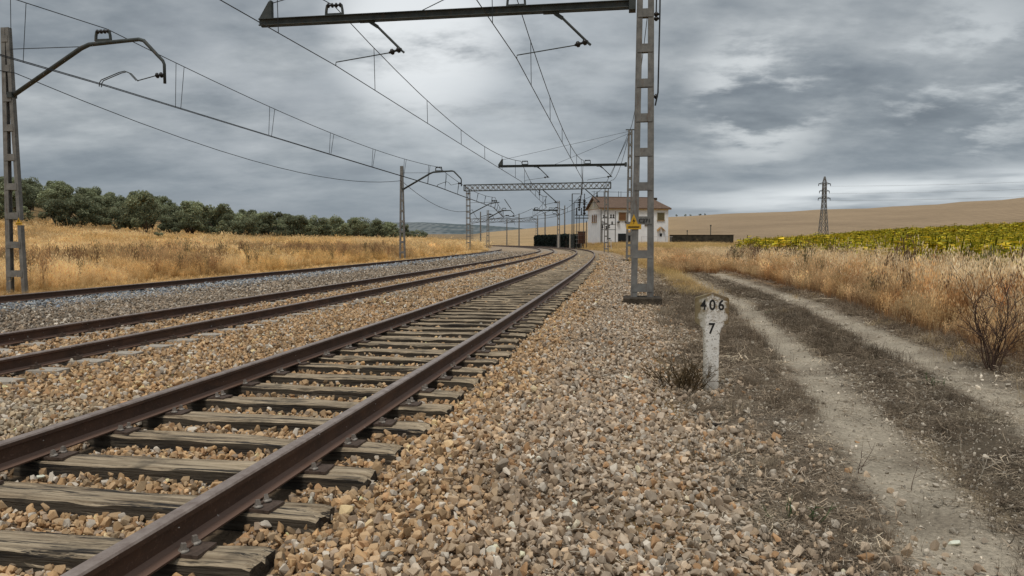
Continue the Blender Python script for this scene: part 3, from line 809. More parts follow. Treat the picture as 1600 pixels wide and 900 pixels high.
# short straw along road far end and bank before the house
straw_t = lambda x, y, n: c_mix(x, y, [(.68, .48, .20), (.74, .53, .25), (.52, .34, .14)], .3, 80, .18)
ps = [strip(20, 60, 16, SHORT, 4, lambda x, y, n: (n > 3.9+.9*fbm(x*.5, y*.5, 81)) & (n < rut_left(y)-.2) & (fbm(x*.4, y*.4, 82) > .40-.2*sst(y, 25, 45)), lambda x, y, n: .8+.8*sst(y, 25, 60), straw_t, wmul=1.6),
      strip(45, 150, 3.2, SHORT, 4, lambda x, y, n: (n > 4.2) & (n < 30), lambda x, y, n: 1.3+.3*sst(n, 5, 9), straw_t, wmul=2.5),
      strip(4, 22, 10, SHORT, 4, lambda x, y, n: (n > edge_n(y)-.55) & (n < edge_n(y)+.5) & (fbm(x*1.1, y*1.1, 83) > .5), lambda x, y, n: .5+0*x, straw_t),
      strip(6, 16, 8, SHORT, 4, lambda x, y, n: (np.abs(n-rut_left(y)-.8) < .3) & (fbm(x*.9, y*.9, 84) > .66), lambda x, y, n: .5+0*x, straw_t)]
p = cat_parts(ps)
scatter('short_straw_grass', SHORT, 4, p[0], p[1], p[2], p[3], 'short yellow straw grass beside the far part of the dirt road', 'grass')
# dry grey weed mat on verges and between ruts
def weedzone(x, y, n):
    rl = rut_left(y); a = (n > 3.0+.7*fbm(x, y, 90)) & (n < rl-.27); b = (n > rl+.33) & (n < rl+1.28); c = (n > rl+2.05) & (n < rl+3.2)
    return ((a | b | c) & (fbm(x*1.5, y*1.5, 91) > .30)) | ((n > 3.0) & (n < rl+3.2) & (rng.random(len(n)) < .035))
grey_t = lambda x, y, n: c_mix(x, y, [(.21, .16, .11), (.30, .235, .165), (.15, .11, .075), (.42, .34, .24)], 2.2, 92, .35)*mid_dark(x, y, n)
ps = [strip(2.2, 8, 420, TWIG, 8, weedzone, lambda x, y, n: .85+0*x, grey_t, .015), strip(8, 18, 170, TWIG, 8, weedzone, lambda x, y, n: 1.3+0*x, grey_t, .015), strip(18, 40, 30, TWIG, 8, weedzone, lambda x, y, n: 2.3+0*x, grey_t, .02)]
p = cat_parts(ps); p[1][:, :2] *= 2; print('twigs', len(p[0]))
scatter('weed_litter', TWIG, 8, p[0], p[1], p[2], p[3], 'matted grey brown dead weeds between and beside the wheel ruts', 'dead weeds')
ps = [strip(2.2, 9, 60, SHORT, 4, lambda x, y, n: weedzone(x, y, n) & (fbm(x*1.8, y*1.8, 93) > .45), lambda x, y, n: .30+.25*fbm(x, y, 94), lambda x, y, n: grey_t(x, y, n)*1.0),
      strip(9, 24, 34, SHORT, 4, lambda x, y, n: weedzone(x, y, n), lambda x, y, n: .42+.3*fbm(x, y, 94), lambda x, y, n: grey_t(x, y, n)*1.0, wmul=1.3)]
p = cat_parts(ps)
scatter('grey_weed_stubble', SHORT, 4, p[0], p[1], p[2], p[3], 'low grey brown dead grass stubble on the road verges', 'dead grass')
# a few straws blown onto the ballast
ps = [strip(2.2, 9, 15, TWIG, 8, lambda x, y, n: (n > 2.2) & (n < 6.8) & (fbm(x*1.4, y*1.4, 97) > .42), lambda x, y, n: .8+0*x, lambda x, y, n: np.array((.50, .42, .32))*np.exp(rng.normal(0, .2, len(x)))[:, None], .03)]
p = cat_parts(ps)
scatter('blown_straw', TWIG, 8, p[0], p[1], p[2], p[3], 'pale broken straws lying over stones at the lower right', 'straw')

# ------------------------------------------------------------------ left golden field
gold_t = lambda x, y, n: c_mix(x, y, [(.72, .49, .20), (.86, .63, .30), (.95, .75, .43), (.76, .53, .24), (.60, .43, .22)], .16, 100, .2)
def left_fn(x, y, n): return (n < -12.6-.5*fbm(x*.6, y*.6, 101)) & (x > -75)
ps = [strip(15, 36, 20, GOLD, 5, left_fn, lambda x, y, n: .20+.77*sst(-n, 14.7, 16.), gold_t, wmul=1.2)]
p = cat_parts(ps); print('gold', len(p[0]))
scatter('golden_grass', GOLD, 5, p[0], p[1], p[2], p[3], 'tall golden dry grass along the farthest left track', 'grass')
ps = [strip(34, 70, 6.5, COARSE, 4, left_fn, lambda x, y, n: (.75+.3*fbm(x*.2, y*.2, 5))*(.22+.78*sst(-n, 14.6, 16.)), gold_t), strip(70, 135, 2.2, COARSE, 4, lambda x, y, n: left_fn(x, y, n) & (x > -62), lambda x, y, n: (1.0+.3*fbm(x*.2, y*.2, 5))*(.3+.7*sst(-n, 14.6, 16.)), gold_t, wmul=1.5),
      strip(135, 240, .55, COARSE, 4, lambda x, y, n: (n < -13) & (x > -60), lambda x, y, n: 1.3+0*x, gold_t, wmul=2.2)]
p = cat_parts(ps); print('coarse', len(p[0]))
scatter('field_grass', COARSE, 4, p[0], p[1], p[2], p[3], 'golden dry grass field rising to the olive trees', 'grass')
ps = [strip(24, 75, 2.2, RUST, 4, lambda x, y, n: (n < -15.4) & (n > -26) & (fbm(x*.13, y*.13, 103) > .50), lambda x, y, n: 1.35+0*x, lambda x, y, n: c_mix(x, y, [(.34, .20, .10), (.48, .31, .15)], .3, 104, .25), wmul=1.1)]
p = cat_parts(ps)
scatter('brown_dock', RUST, 4, p[0], p[1], p[2], p[3], 'patches of darker brown dock standing in the golden grass', 'weeds')

# ------------------------------------------------------------------ sunflower field
def sunflower(seed):
    r = np.random.default_rng(seed); V = []; F = []; C = []
    def quad(a, b, c, d, col):
        k = len(V); V.extend([a, b, c, d]); C.extend([col]*4); F.append((k, k+1, k+2, k+3))
    h = 1.15
    for q in range(3):
        a = q*2.1; w = (.012*math.cos(a), .012*math.sin(a)); quad((-w[0], -w[1], 0), (w[0], w[1], 0), (w[0], w[1], h), (-w[0], -w[1], h), (.45, .5, .4))
    for i in range(20):
        a = i*2.4+r.uniform(-.3, .3); z = .25+.85*i/20+r.uniform(-.04, .04); L = r.uniform(.16, .26); w = L*.42
        d = np.array((math.cos(a), math.sin(a))); pp = np.array((-d[1], d[0])); dr = r.uniform(-.05, .12)
        kk = r.uniform(.6, 1.3); col = (1.0*kk, 1.0*kk, .9*kk) if r.random() < .6 else (1.22*kk, 1.0*kk, .8*kk)
        m = d*L*.55; e = d*L*1.15
        quad((0, 0, z), (m[0]+pp[0]*w, m[1]+pp[1]*w, z+.03-dr*.3), (e[0], e[1], z-dr), (m[0]-pp[0]*w, m[1]-pp[1]*w, z+.03-dr*.3), col)
    me = fast_mesh('sunflower', V, F, 4, M['sunleaf']); vcol(me, np.array(C)); return me
SUN = make_protos('sunflower', [sunflower(600+i) for i in range(5)])
def fld_fn(x, y, n): return (n > 12.0) & (y < 125+.4*(x-41)) & (x > .325*y-1.)
sun_t = lambda x, y, n: c_mix(x, y, [(.34, .31, .028), (.44, .39, .034), (.52, .43, .04)], .15, 110, .22)
ps = [strip(12, 40, 14, SUN, 5, fld_fn, lambda x, y, n: 1+0*x, sun_t), strip(40, 90, 9, SUN, 5, fld_fn, lambda x, y, n: 1.05+0*x, sun_t, wmul=1.3), strip(90, 175, 5, SUN, 5, fld_fn, lambda x, y, n: .85+.25*sst(x, 45, 70), sun_t, wmul=2.)]
p = cat_parts(ps); print('sunfl', len(p[0]))
scatter('sunflower_field', SUN, 5, p[0], p[1], p[2], p[3], 'yellowing sunflower field below the golden hill', 'sunflowers')

# ================================================================== OLIVE TREES
def crown_mesh(name, seed, w=2.1, h=3.2, z0=.9, nl=4600, leaf=.125, lobes=22, c1=(.042, .055, .028), c2=(.32, .345, .205), mat='olive_leaf'):
    r = np.random.default_rng(seed); L = []
    for i in range(lobes):
        a = r.uniform(0, 6.28); t = r.uniform(0, 1); rad = w*math.sqrt(r.uniform(.05, .75))*(1-.35*t)
        L.append((rad*math.cos(a), rad*math.sin(a), z0+.45+(h-1.1)*t, r.uniform(.30, .78)*w*.46))
    L = np.array(L); k = r.integers(0, lobes, nl); d = r.normal(size=(nl, 3)); d /= np.linalg.norm(d, axis=1)[:, None]
    rr = L[k, 3]*(.50+.60*r.random(nl)**.5+.25*(r.random(nl) < .08))
    c = L[k, :3]+d*rr[:, None]*np.array((1, 1, .85)); c[:, 2] = np.maximum(c[:, 2], z0*.55+.3*r.random(nl))
    u = r.normal(size=(nl, 3)); u /= np.linalg.norm(u, axis=1)[:, None]; v = np.cross(u, r.normal(size=(nl, 3))); v /= np.linalg.norm(v, axis=1)[:, None]
    s = leaf*r.uniform(.5, 1.25, nl)[:, None]; u = u*s; v = v*s*.45
    V = np.stack([c-u, c+v, c+u, c-v], 1).reshape(-1, 3); F = np.arange(nl*4).reshape(-1, 4)
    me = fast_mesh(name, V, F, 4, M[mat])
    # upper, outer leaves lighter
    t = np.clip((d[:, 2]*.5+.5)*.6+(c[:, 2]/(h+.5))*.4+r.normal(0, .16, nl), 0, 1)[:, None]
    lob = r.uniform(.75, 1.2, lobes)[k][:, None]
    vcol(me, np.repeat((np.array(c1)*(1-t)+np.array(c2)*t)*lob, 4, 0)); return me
CROWNS = [crown_mesh('crown', 700+i, w=random.uniform(1.8, 2.3), h=random.uniform(3.3, 4.0), z0=random.uniform(.8, 1.3)) for i in range(7)]
def trunk_mesh(seed):
    r = random.Random(seed); mb = MB()
    top = Vector((r.uniform(-.15, .15), r.uniform(-.15, .15), 1.1))
    mb.tube([(0, 0, -.3), (0, 0, .1), top*.6, top], [.26, .21, .17, .15], 8)
    for i in range(4):
        a = i*1.57+r.uniform(-.4, .4); e = top+Vector((math.cos(a)*r.uniform(.6, 1.0), math.sin(a)*r.uniform(.6, 1.0), r.uniform(.7, 1.2)))
        mb.tube([top-Vector((0, 0, .1)), (top+e)/2+Vector((0, 0, .1)), e], [.10, .07, .035], 6)
    o = mb.build('trunk', 'bark', smooth=True); me = o.data; bpy.data.objects.remove(o); return me
TRUNKS = [trunk_mesh(i) for i in range(4)]
rt = random.Random(5)
def olive(x, y, sc, label, group, i=None):
    i = rt.randrange(100)
    o = empty('olive_tree', (x, y, tz(x, y)), label, 'olive tree', group, rt.uniform(0, 6.28)); o.scale = (sc*rt.uniform(.92, 1.1), sc*rt.uniform(.92, 1.1), sc)
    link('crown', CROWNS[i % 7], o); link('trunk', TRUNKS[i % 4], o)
    return o
front = [(20, 88, .95), (92, 90, .92), (128, 93, 1.0), (188, 92, .86), (228, 90, 1.12), (268, 96, .75), (300, 98, 1.0), (338, 100, 1.1), (385, 104, .82), (425, 110, 1.02), (462, 116, 1.0), (500, 122, 1.04), (530, 134, .95), (562, 150, 1.0), (590, 160, 1.0), (612, 172, 1.0), (632, 196, .95), (648, 225, 1.0), (662, 262, .9)]
lw = ['first', 'second', 'third', 'fourth', 'fifth', 'sixth', 'seventh', 'eighth', 'ninth', 'tenth', 'eleventh', 'twelfth', 'thirteenth', 'fourteenth', 'fifteenth', 'sixteenth', 'seventeenth', 'eighteenth', 'nineteenth']
for i, (px, y, sc) in enumerate(front):
    olive((px-800)/1148*y, y, sc*1.2, 'round grey green olive tree, %s from the left along the front row' % lw[i], 'olive trees of the front row')
for row in range(1, 9):
    px = -40+row*7
    while px < 640-row*8:
        y = float(np.interp(px, [0, 230, 430, 560, 650], [90, 92, 112, 150, 240])) + row*8.5 + rt.uniform(-1.5, 1.5)
        x = (px-800)/1148*y
        olive(x, y, rt.uniform(1.0, 1.3), 'grey green olive tree in the rows behind the front row, partly hidden by its neighbours', 'olive trees of the back rows')
        px += 1148*5.6/y*rt.uniform(.85, 1.25)
# low shrubs before the trees
for px, y, sc, lb in [(250, 82, .38, 'small round olive sapling low in the golden grass left of centre'), (696, 120, .3, 'small dark bush alone in the grass left of the steel portal')]:
    o = olive((px-800)/1148*y, y, sc, lb, None)
# skyline trees on the right hill
for i, px in enumerate((1056, 1070, 1078, 1092, 1100)):
    y = 640; x = (px-800)/1148*y
    o = olive(x, y, rt.uniform(.35, .55), 'tiny dark bush on the hill skyline right of the house', 'skyline bushes'); o.name = 'skyline_bush'; o['category'] = 'bush'; o.scale.x *= 2.2; o.location.z -= .5

# ================================================================== OVERHEAD LINE SUPPORTS
def insulator_prof(k, r0, r1):
    pr = [(0, r0)]
    for i in range(k):
        a = i/k; b = 1/k; pr += [(a+.15*b, r0), (a+.35*b, r1), (a+.65*b, r1), (a+.85*b, r0)]
    return pr+[(1, r0)]
def mast(s, n, h, wb, wt, label, group, spacing=.88, block=True, pos=None, first=.45, detail=True, chan=.11, depth=.13, gap=None, mat='galv'):
    base = pos or tp(s, n, 0)
    base.z = tz(base.x, base.y)-.02
    root = empty('catenary_mast', base, label, 'mast', group, -heading(s) if s is not None else 0)
    hb = .20 if block else 0
    if block:
        mb = MB(); bw = wb*.5+.17
        rr = lambda a, b, z: [(i*a, j*b, z) for i, j in ((-1, -1), (1, -1), (1, 1), (-1, 1))]
        mb.quadloop([rr(bw*1.05, .50, -.3), rr(bw*1.02, .48, .02), rr(bw, .46, hb), rr(bw*.93, .42, hb+.015)]); mb.build('foundation_block', 'dark_concrete', root)
    for sg in (-1, 1):
        mb = MB(); a = Vector((sg*(wb-chan)/2, 0, hb)); b = Vector((sg*(wt-chan)/2, 0, h))
        if gap and sg > 0:
            t0, t1 = gap
            for q0, q1 in ((0, t0), (t1, 1)):
                mb.bar(a.lerp(b, q0), a.lerp(b, q1), chan, depth, side=(1, 0, 0))
        else:
            mb.bar(a, b, chan*.9, depth, side=(1, 0, 0), w2=chan*.8, h2=depth*.9)
            # flanges of the channel
            for q in (-1, 1):
                mb.bar(a+Vector((-sg*chan*.35, q*depth*.5, 0)), b+Vector((-sg*chan*.3, q*depth*.45, 0)), chan*1.15, .012, side=(1, 0, 0), w2=chan)
        mb.build('upright', mat, root)
    z = first; 
    while z < h-.2:
        t = z/h; w = wb*(1-t)+wt*t; inner = w-2*chan*.55
        mb = MB(); hh = .19 if detail else .16
        for q in (-1, 1): mb.box((0, q*(depth*.5+.009), z), inner+.04, .010, hh)
        mb.box((0, 0, z-hh/2+.006), inner-.02, depth*.9, .010)
        mb.build('batten', mat, root)
        z += spacing
    return root
def ins_frame(root, u, z, sc=1.):
    """small steel frame carrying a ribbed insulator; u sideways, z height of the beam top"""
    mb = MB(); w = .23*sc; hh = .26*sc
    for sg in (-1, 1):
        mb.bar((u+sg*w, 0, z), (u+sg*w*.95, 0, z+hh*.55), .05*sc, .06*sc, side=(1, 0, 0)); mb.bar((u+sg*w*.95, 0, z+hh*.55), (u+sg*w*.85, 0, z+hh), .05*sc, .06*sc, side=(1, 0, 0))
    mb.bar((u-w, 0, z+.02), (u+w, 0, z+.02), .05, .07*sc, side=(0, 1, 0))
    fr = mb.build('insulator_frame', 'galv_dark', root)
    mb = MB(); mb.disc_stack((u-w*.95, 0, z+hh), (u+w*.95, 0, z+hh), insulator_prof(4, .025*sc, .06*sc), 10); mb.build('insulator', 'insul', fr, True)
def drop_arm(root, u0, z0, u1, z1, ui, zi, uc, zc, sc=1.):
    mb = MB(); mb.bar((u0-.28, 0, z0-.02), (u0+.1, 0, z0-.02), .10, .05, side=(0, 1, 0))
    mb.prism([(u0-.15, -.006, z0-.02), (u0+.22, -.006, z0-.16), (u0+.05, -.006, z0-.02)], (0, .012, 0))
    mb.bar((u0, 0, z0-.04), (u0+.18, 0, z0-.16), .07, .08); mb.tube([(u0+.15, 0, z0-.13), (u1, 0, z1)], .032*sc, 8)
    mb.bar((u1-.07, 0, z1+.05), (u1+.06, 0, z1-.05), .05, .05)
    a = mb.build('drop_arm', 'galv_dark', root)
    mb = MB(); mb.disc_stack((u1, 0, z1+.04), (ui-.12, 0, zi), insulator_prof(2, .03*sc, .075*sc), 10); mb.build('insulator', 'insul', a, True)
    mb = MB(); mb.tube([(ui-.1, 0, zi), (uc, 0, zc+.09), (uc-.005, 0, zc)], .014*sc, 6); mb.build('steady_arm', 'galv_dark', root)
def two_track_arm(root, top, bz=7.05, sc=.95, length=9.57, a1=-3.04, a2=-7.6, guys=True):
    mb = MB(); th = .17*sc; z0, z1 = bz, bz-.02
    # beam of two channels back to back
    for q in (-1, 1):
        mb.bar((-.22, q*.045, z0), (-length, q*.045, z1), .012, th, side=(0, 1, 0)); 
        for e in (-1, 1): mb.bar((-.22, q*.075, z0+e*th*.47), (-length, q*.075, z1+e*th*.47), .07, .014, side=(0, 1, 0))
    mb.build('cantilever_beam', 'galv_dark', root)
    mb = MB(); mb.box((-.30, 0, bz), .16, .30, .30); mb.build('beam_clamp', 'galv_dark', root)
    mb = MB(); mb.prism([(-length-.04, -.02, bz+th*.4), (-length+.30, -.02, bz+th*.4), (-length+.30, -.02, bz+.50), (-length+.24, -.02, bz+.50)], (0, .04, 0)); mb.box((-length+.31, 0, bz+.28), .05, .12, .46)
    mb.build('end_bracket', 'galv_dark', root)
    for a in (a1, a2):
        ins_frame(root, a, bz+th*.5, sc)
        drop_arm(root, a+.93, bz-th*.5, a+1.72, bz-.84, a+1.52, bz-.88, a+.02, bz-1.15, sc)
    if guys:
        for p0, p1 in (((-length+.30, 0, bz+.45), (-.12, 0, top-.10)), ((-5.4, 0, bz+.08), (-.12, 0, top-.25))):
            mb = MB(); mb.tube([p0, p1], .012*sc, 5); mb.build('guy_wire', 'wire', root)
def danger_sign(root, u, z, y=-.10, sc=1.):
    mb = MB(); w = .19*sc
    mb.prism([(u-w, y, z-.15*sc), (u+w, y, z-.15*sc), (u+w, y, z-.02*sc), (u+w*.55, y, z-.02*sc), (u, y, z+.24*sc), (u-w*.55, y, z-.02*sc), (u-w, y, z-.02*sc)], (0, .006, 0))
    sg = mb.build('danger_sign', 'yellow', root)
    mb = MB(); y2 = y-.004
    mb.prism([(u+.015*sc, y2, z+.15*sc), (u-.035*sc, y2, z+.05*sc), (u, y2, z+.055*sc), (u-.02*sc, y2, z-.03*sc), (u+.04*sc, y2, z+.08*sc), (u+.005*sc, y2, z+.075*sc)], (0, .003, 0))
    for dz in (-.085, -.06): mb.box((u, y2, z+dz*sc-.02*sc), w*1.5, .003, .012*sc)
    mb.build('lightning_mark', 'black', sg)

# --- right hand masts of the two main tracks
def text_part(txt, size, loc, rot, mat, parent, name, depth=.002, sx=1.):
    cu = bpy.data.curves.new(name, 'FONT'); cu.body = txt; cu.size = size; cu.extrude = depth; cu.align_x = 'CENTER'; cu.offset = size*.02
    o = bpy.data.objects.new('t', cu); COL.objects.link(o)
    dg = bpy.context.evaluated_depsgraph_get(); me = bpy.data.meshes.new_from_object(o.evaluated_get(dg)); bpy.data.objects.remove(o)
    me.materials.append(M[mat]); q = link(name, me, parent); q.location = loc; q.rotation_euler = rot; q.scale = (sx, 1, 1); return q
m1 = mast(17.75, 3.11, 9.6, .55, .36, 'large grey steel ladder mast on a concrete block beside the white milestone', None, .80, first=.43)
two_track_arm(m1, 9.6)
danger_sign(m1, -.215, 1.96, -.085, .92)
text_part('C271', .12, (.035, -.09, 1.985), (R(90), 0, 0), 'black', m1, 'stencil_number', .001, 1.05)
mb = MB()
mb.tube([(.33, -.05, 9.4), (.33, -.05, 6.8), (.31, -.05, 5.0), (.25, -.05, 4.7)], .018, 6); mb.tube([(.27, .05, 9.4), (.25, .05, 6.85)], .016, 6)
hc = mb.build('hanging_cable', 'wire', m1)
mb = MB(); mb.disc_stack((.25, 0, 6.65), (.25, 0, 6.85), insulator_prof(2, .03, .07), 10); mb.build('insulator', 'insul', hc, True); mb = MB(); mb.disc_stack((.26, 0, 4.86), (.26, 0, 4.97), insulator_prof(1, .02, .055), 10); mb.build('insulator', 'insul', hc, True)

m2 = mast(54.0, 3.45, 9.5, .50, .34, 'second steel ladder mast carrying a two track arm, seen left of the large mast', None, .80)
two_track_arm(m2, 9.5)
mb = MB(); mb.tube([(-.1, 0, 9.35), (-1.35, 0, 6.25)], .016, 5); mb.build('guy_wire', 'wire', m2)
mb = MB(); mb.box((0, 0, 9.52), .65, .10, .07); mb.build('top_plate', 'galv_dark', m2)
def far_mast(px, y, h, label, arm=None, wb=.5, base=None):
    x = (px-800)/1148*y; i = int(np.argmin((_px-x)**2+(_py-y)**2)); s = float(_s[i])
    return mast(s, 0, h, wb, wb*.7, label, None, 1.0, block=False, pos=Vector((x, y, 0)), detail=False), s
m3, s3 = far_mast(872.5, 136, 8.8, 'distant mast with a two track arm standing between hedge segments', wb=.62)
two_track_arm(m3, 8.8, bz=7.05, sc=1.3, length=4.7, a1=-1.5, a2=-4.1, guys=False)

# --- left hand bracket masts of the farthest left track
def bracket_arm(root, sc=1., sgn=1):
    def q(u, z): return (u*sgn, 0, z)
    mb = MB(); pts = [q(.10, 5.72), q(2.35, 6.98), q(2.62, 7.08), q(4.15, 7.16), q(4.30, 7.12), q(4.86, 6.55), q(4.90, 6.45), q(4.90, 5.93)]
    mb.tube(pts, [.065*sc, .065*sc, .062*sc, .055*sc, .052*sc, .045*sc, .042*sc, .04*sc], 8); ba = mb.build('bracket_tube', 'galv_dark', root, True)
    mb = MB(); mb.box(q(.1, 5.75), .16, .2, .16); mb.build('tube_clamp', 'galv_dark', ba)
    mb = MB(); mb.tube([q(.05, 7.05), q(2.35, 7.03)], .012*sc, 5); mb.build('tie_rod', 'wire', root)
    ins_frame(root, 3.06*sgn, 7.16, sc)
    mb = MB(); mb.disc_stack(q(4.86, 6.17), q(4.62, 6.15), insulator_prof(2, .03*sc, .075*sc), 10); mb.build('insulator', 'insul', ba, True)
    mb = MB(); mb.tube([q(4.62, 6.15), q(4.06, 6.03)], .014*sc, 6)
    for e in (-.045, .045):
        mb.tube([(4.06*sgn, e, 6.03), (3.86*sgn, e, 6.24), (3.72*sgn, e, 6.30), (3.55*sgn, e, 6.27), (2.99*sgn, e, 6.08), (2.93*sgn, e, 6.0), (2.92*sgn, e, 5.90)], .013*sc, 6)
    mb.build('steady_arm', 'galv_dark', root)
m0 = mast(19.0, -14.86, 7.65, .62, .26, 'leftmost steel ladder mast with a curved bracket, cut by the left edge', 'bracket masts of the far left track', .84, block=False, first=.62, gap=(.265, .285))
bracket_arm(m0); danger_sign(m0, .22, 2.12, -.085, .55)
mC = mast(58.5, -14.66, 7.6, .56, .26, 'slim bracket mast standing alone in golden grass left of the portal', 'bracket masts of the far left track', .84, block=False, first=.62)
bracket_arm(mC, 1.15)
mD, sD = far_mast(762.5, 138, 7.2, 'distant bracket mast just right of the steel portal leg', wb=.6)
bracket_arm(mD, 1.5)
mast_far = [(751, 150, 7.4, 'thin distant mast between portal leg and bracket mast'), (792, 205, 7.3, 'thin distant mast standing in the golden field'), (811, 178, 8.0, 'distant mast with a flat arm in front of the golden hill'),
            (840, 230, 8.4, 'short distant mast near the end of the second portal'), (851.5, 175, 8.2, 'distant mast behind the left end of the hedge'), (882, 170, 8.8, 'distant mast above the middle of the hedge')]
for px, y, h, lb in mast_far:
    m_, s_ = far_mast(px, y, h, lb, wb=.34)
    mb = MB(); L = {811: -4.5, 851.5: 3.5, 882: -3, 792: 2.5, 751: 3, 840: -3}[px]
    mb.tube([(0, 0, h-1.0), (L*.6, 0, h-.6), (L, 0, h-.6)], .06, 6); mb.tube([(L*.8, 0, h-.6), (L, 0, h-1.8)], .045, 6); mb.build('arm', 'galv_dark', m_)
    mb = MB(); mb.disc_stack((L*.55, 0, h-.5), (L*.75, 0, h-.5), insulator_prof(2, .06, .16), 8); mb.build('insulator', 'insul', m_)

# --- lattice portals
def portal(pl, pr, ztl, ztr, hh, label, leg_w=.5, chord=.09, rightleg=True):
    pl = Vector(pl); pr = Vector(pr); pl.z = tz(pl.x, pl.y); pr.z = tz(pr.x, pr.y)
    d = Vector((pr.x-pl.x, pr.y-pl.y, 0)); L = d.length; d.normalize(); side = Vector((-d.y, d.x, 0))
    root = empty('signal_portal', pl, label, 'portal', None, 0)
    o = pl
    for e, zt in ((Vector((0, 0, 0)), ztl), (Vector((pr.x-pl.x, pr.y-pl.y, 0)), ztr)):
        mb = MB(); zt_ = zt-pl.z
        for q in (-1, 1):
            for w in (-1, 1): mb.bar(e+d*q*leg_w/2+side*w*.2-Vector((0, 0, .3)), e+d*q*leg_w/2*.8+side*w*.2+Vector((0, 0, zt_)), .07, .07)
        z = .5
        while z < zt_:
            for w in (-1, 1): mb.bar(e-d*leg_w/2+side*w*.2+Vector((0, 0, z)), e+d*leg_w/2+side*w*.2+Vector((0, 0, z)), .05, .16)
            z += .8
        mb.build('leg', 'galv', root)
    A = Vector((0, 0, ztl-pl.z))-d*.5; B = Vector((pr.x-pl.x, pr.y-pl.y, ztr-pl.z))+d*.5
    up = Vector((0, 0, 1))
    mb = MB()
    for w in (-1, 1):
        for q in (0, 1): mb.bar(A+side*w*.28+up*hh*q, B+side*w*.28+up*hh*q, chord, chord, side=up)
    for e in (A, B):
        for w in (-1, 1): mb.bar(e+side*w*.28, e+side*w*.28+up*hh, chord, chord, side=d)
    mb.build('truss_chords', 'galv_dark', root)
    mb = MB(); nseg = int(L/(hh*.85))
    for i in range(nseg):
        a = A.lerp(B, i/nseg); b = A.lerp(B, (i+1)/nseg)
        for w in (-1, 1):
            mb.bar(a+side*w*.28, b+side*w*.28+up*hh, .05, .05, side=side); mb.bar(a+side*w*.275+up*hh, b+side*w*.275, .05, .05, side=side)
            # gusset at each crossing
            c = (a+b)/2+side*w*.30+up*hh/2; mb.bar(c-d*.09, c+d*.09, .18, .02, side=up)
    mb.build('lattice_bracing', 'galv', root)
    return root, d, A, B
pl = Vector(((732-800)/1148*97, 97, 0)); pr = Vector(((947-800)/1148*93, 93, 0))
port, pd, pA, pB = portal(pl, pr, 8.05, 8.1, .78, 'lattice steel portal spanning all tracks in front of the station house')
def portal_arm(root, frac, sc, A, B):
    c = A.lerp(B, frac); d = (B-A).normalized()
    mb = MB(); mb.tube([c, c+d*1.9+Vector((0, 0, -1.7))], .05*sc, 6); a = mb.build('drop_arm', 'galv_dark', root)
    mb = MB(); e = c+d*1.9+Vector((0, 0, -1.65)); mb.disc_stack(e, e-d*.35, insulator_prof(2, .04*sc, .10*sc), 8); mb.build('insulator', 'insul', a)
    mb = MB(); mb.tube([e-d*.3, e-d*1.7-Vector((0, 0, .3))], .022*sc, 5); mb.build('steady_arm', 'galv_dark', root)
    mb = MB(); f = c-d*.4; mb.disc_stack(f-Vector((0, 0, .05)), f-Vector((0, 0, .75)), insulator_prof(3, .03*sc, .09*sc), 8); mb.build('insulator', 'insul', root)
for fr in (.545, .83): portal_arm(port, fr, 1.3, pA, pB)
# bracket on the portal's left leg
mb = MB(); mb.tube([pd*.2+Vector((0, 0, 5.3-.3)), pd*2.9+Vector((0, 0, 6.35)), pd*3.9+Vector((0, 0, 6.5)), pd*4.2+Vector((0, 0, 6.5))], .07, 6); mb.tube([Vector((0, 0, 6.5))+pd*.2, pd*3.9+Vector((0, 0, 6.55))], .025, 5)
mb.tube([pd*4.9+Vector((0, 0, 6.9)), pd*5.8+Vector((0, 0, 5.6))], .05, 6)
ba = mb.build('bracket_tube', 'galv_dark', port)
mb = MB(); mb.disc_stack(pd*3.2+Vector((0, 0, 6.72)), pd*3.9+Vector((0, 0, 6.72)), insulator_prof(3, .05, .12), 8); mb.build('insulator', 'insul', ba)
p2l = Vector(((738-800)/1148*240, 240, 0)); p2r = Vector(((838-800)/1148*240, 240, 0))
portal(p2l, p2r, 7.6, 7.6, 1.0, 'small far lattice portal behind the distant masts', .5, .14)

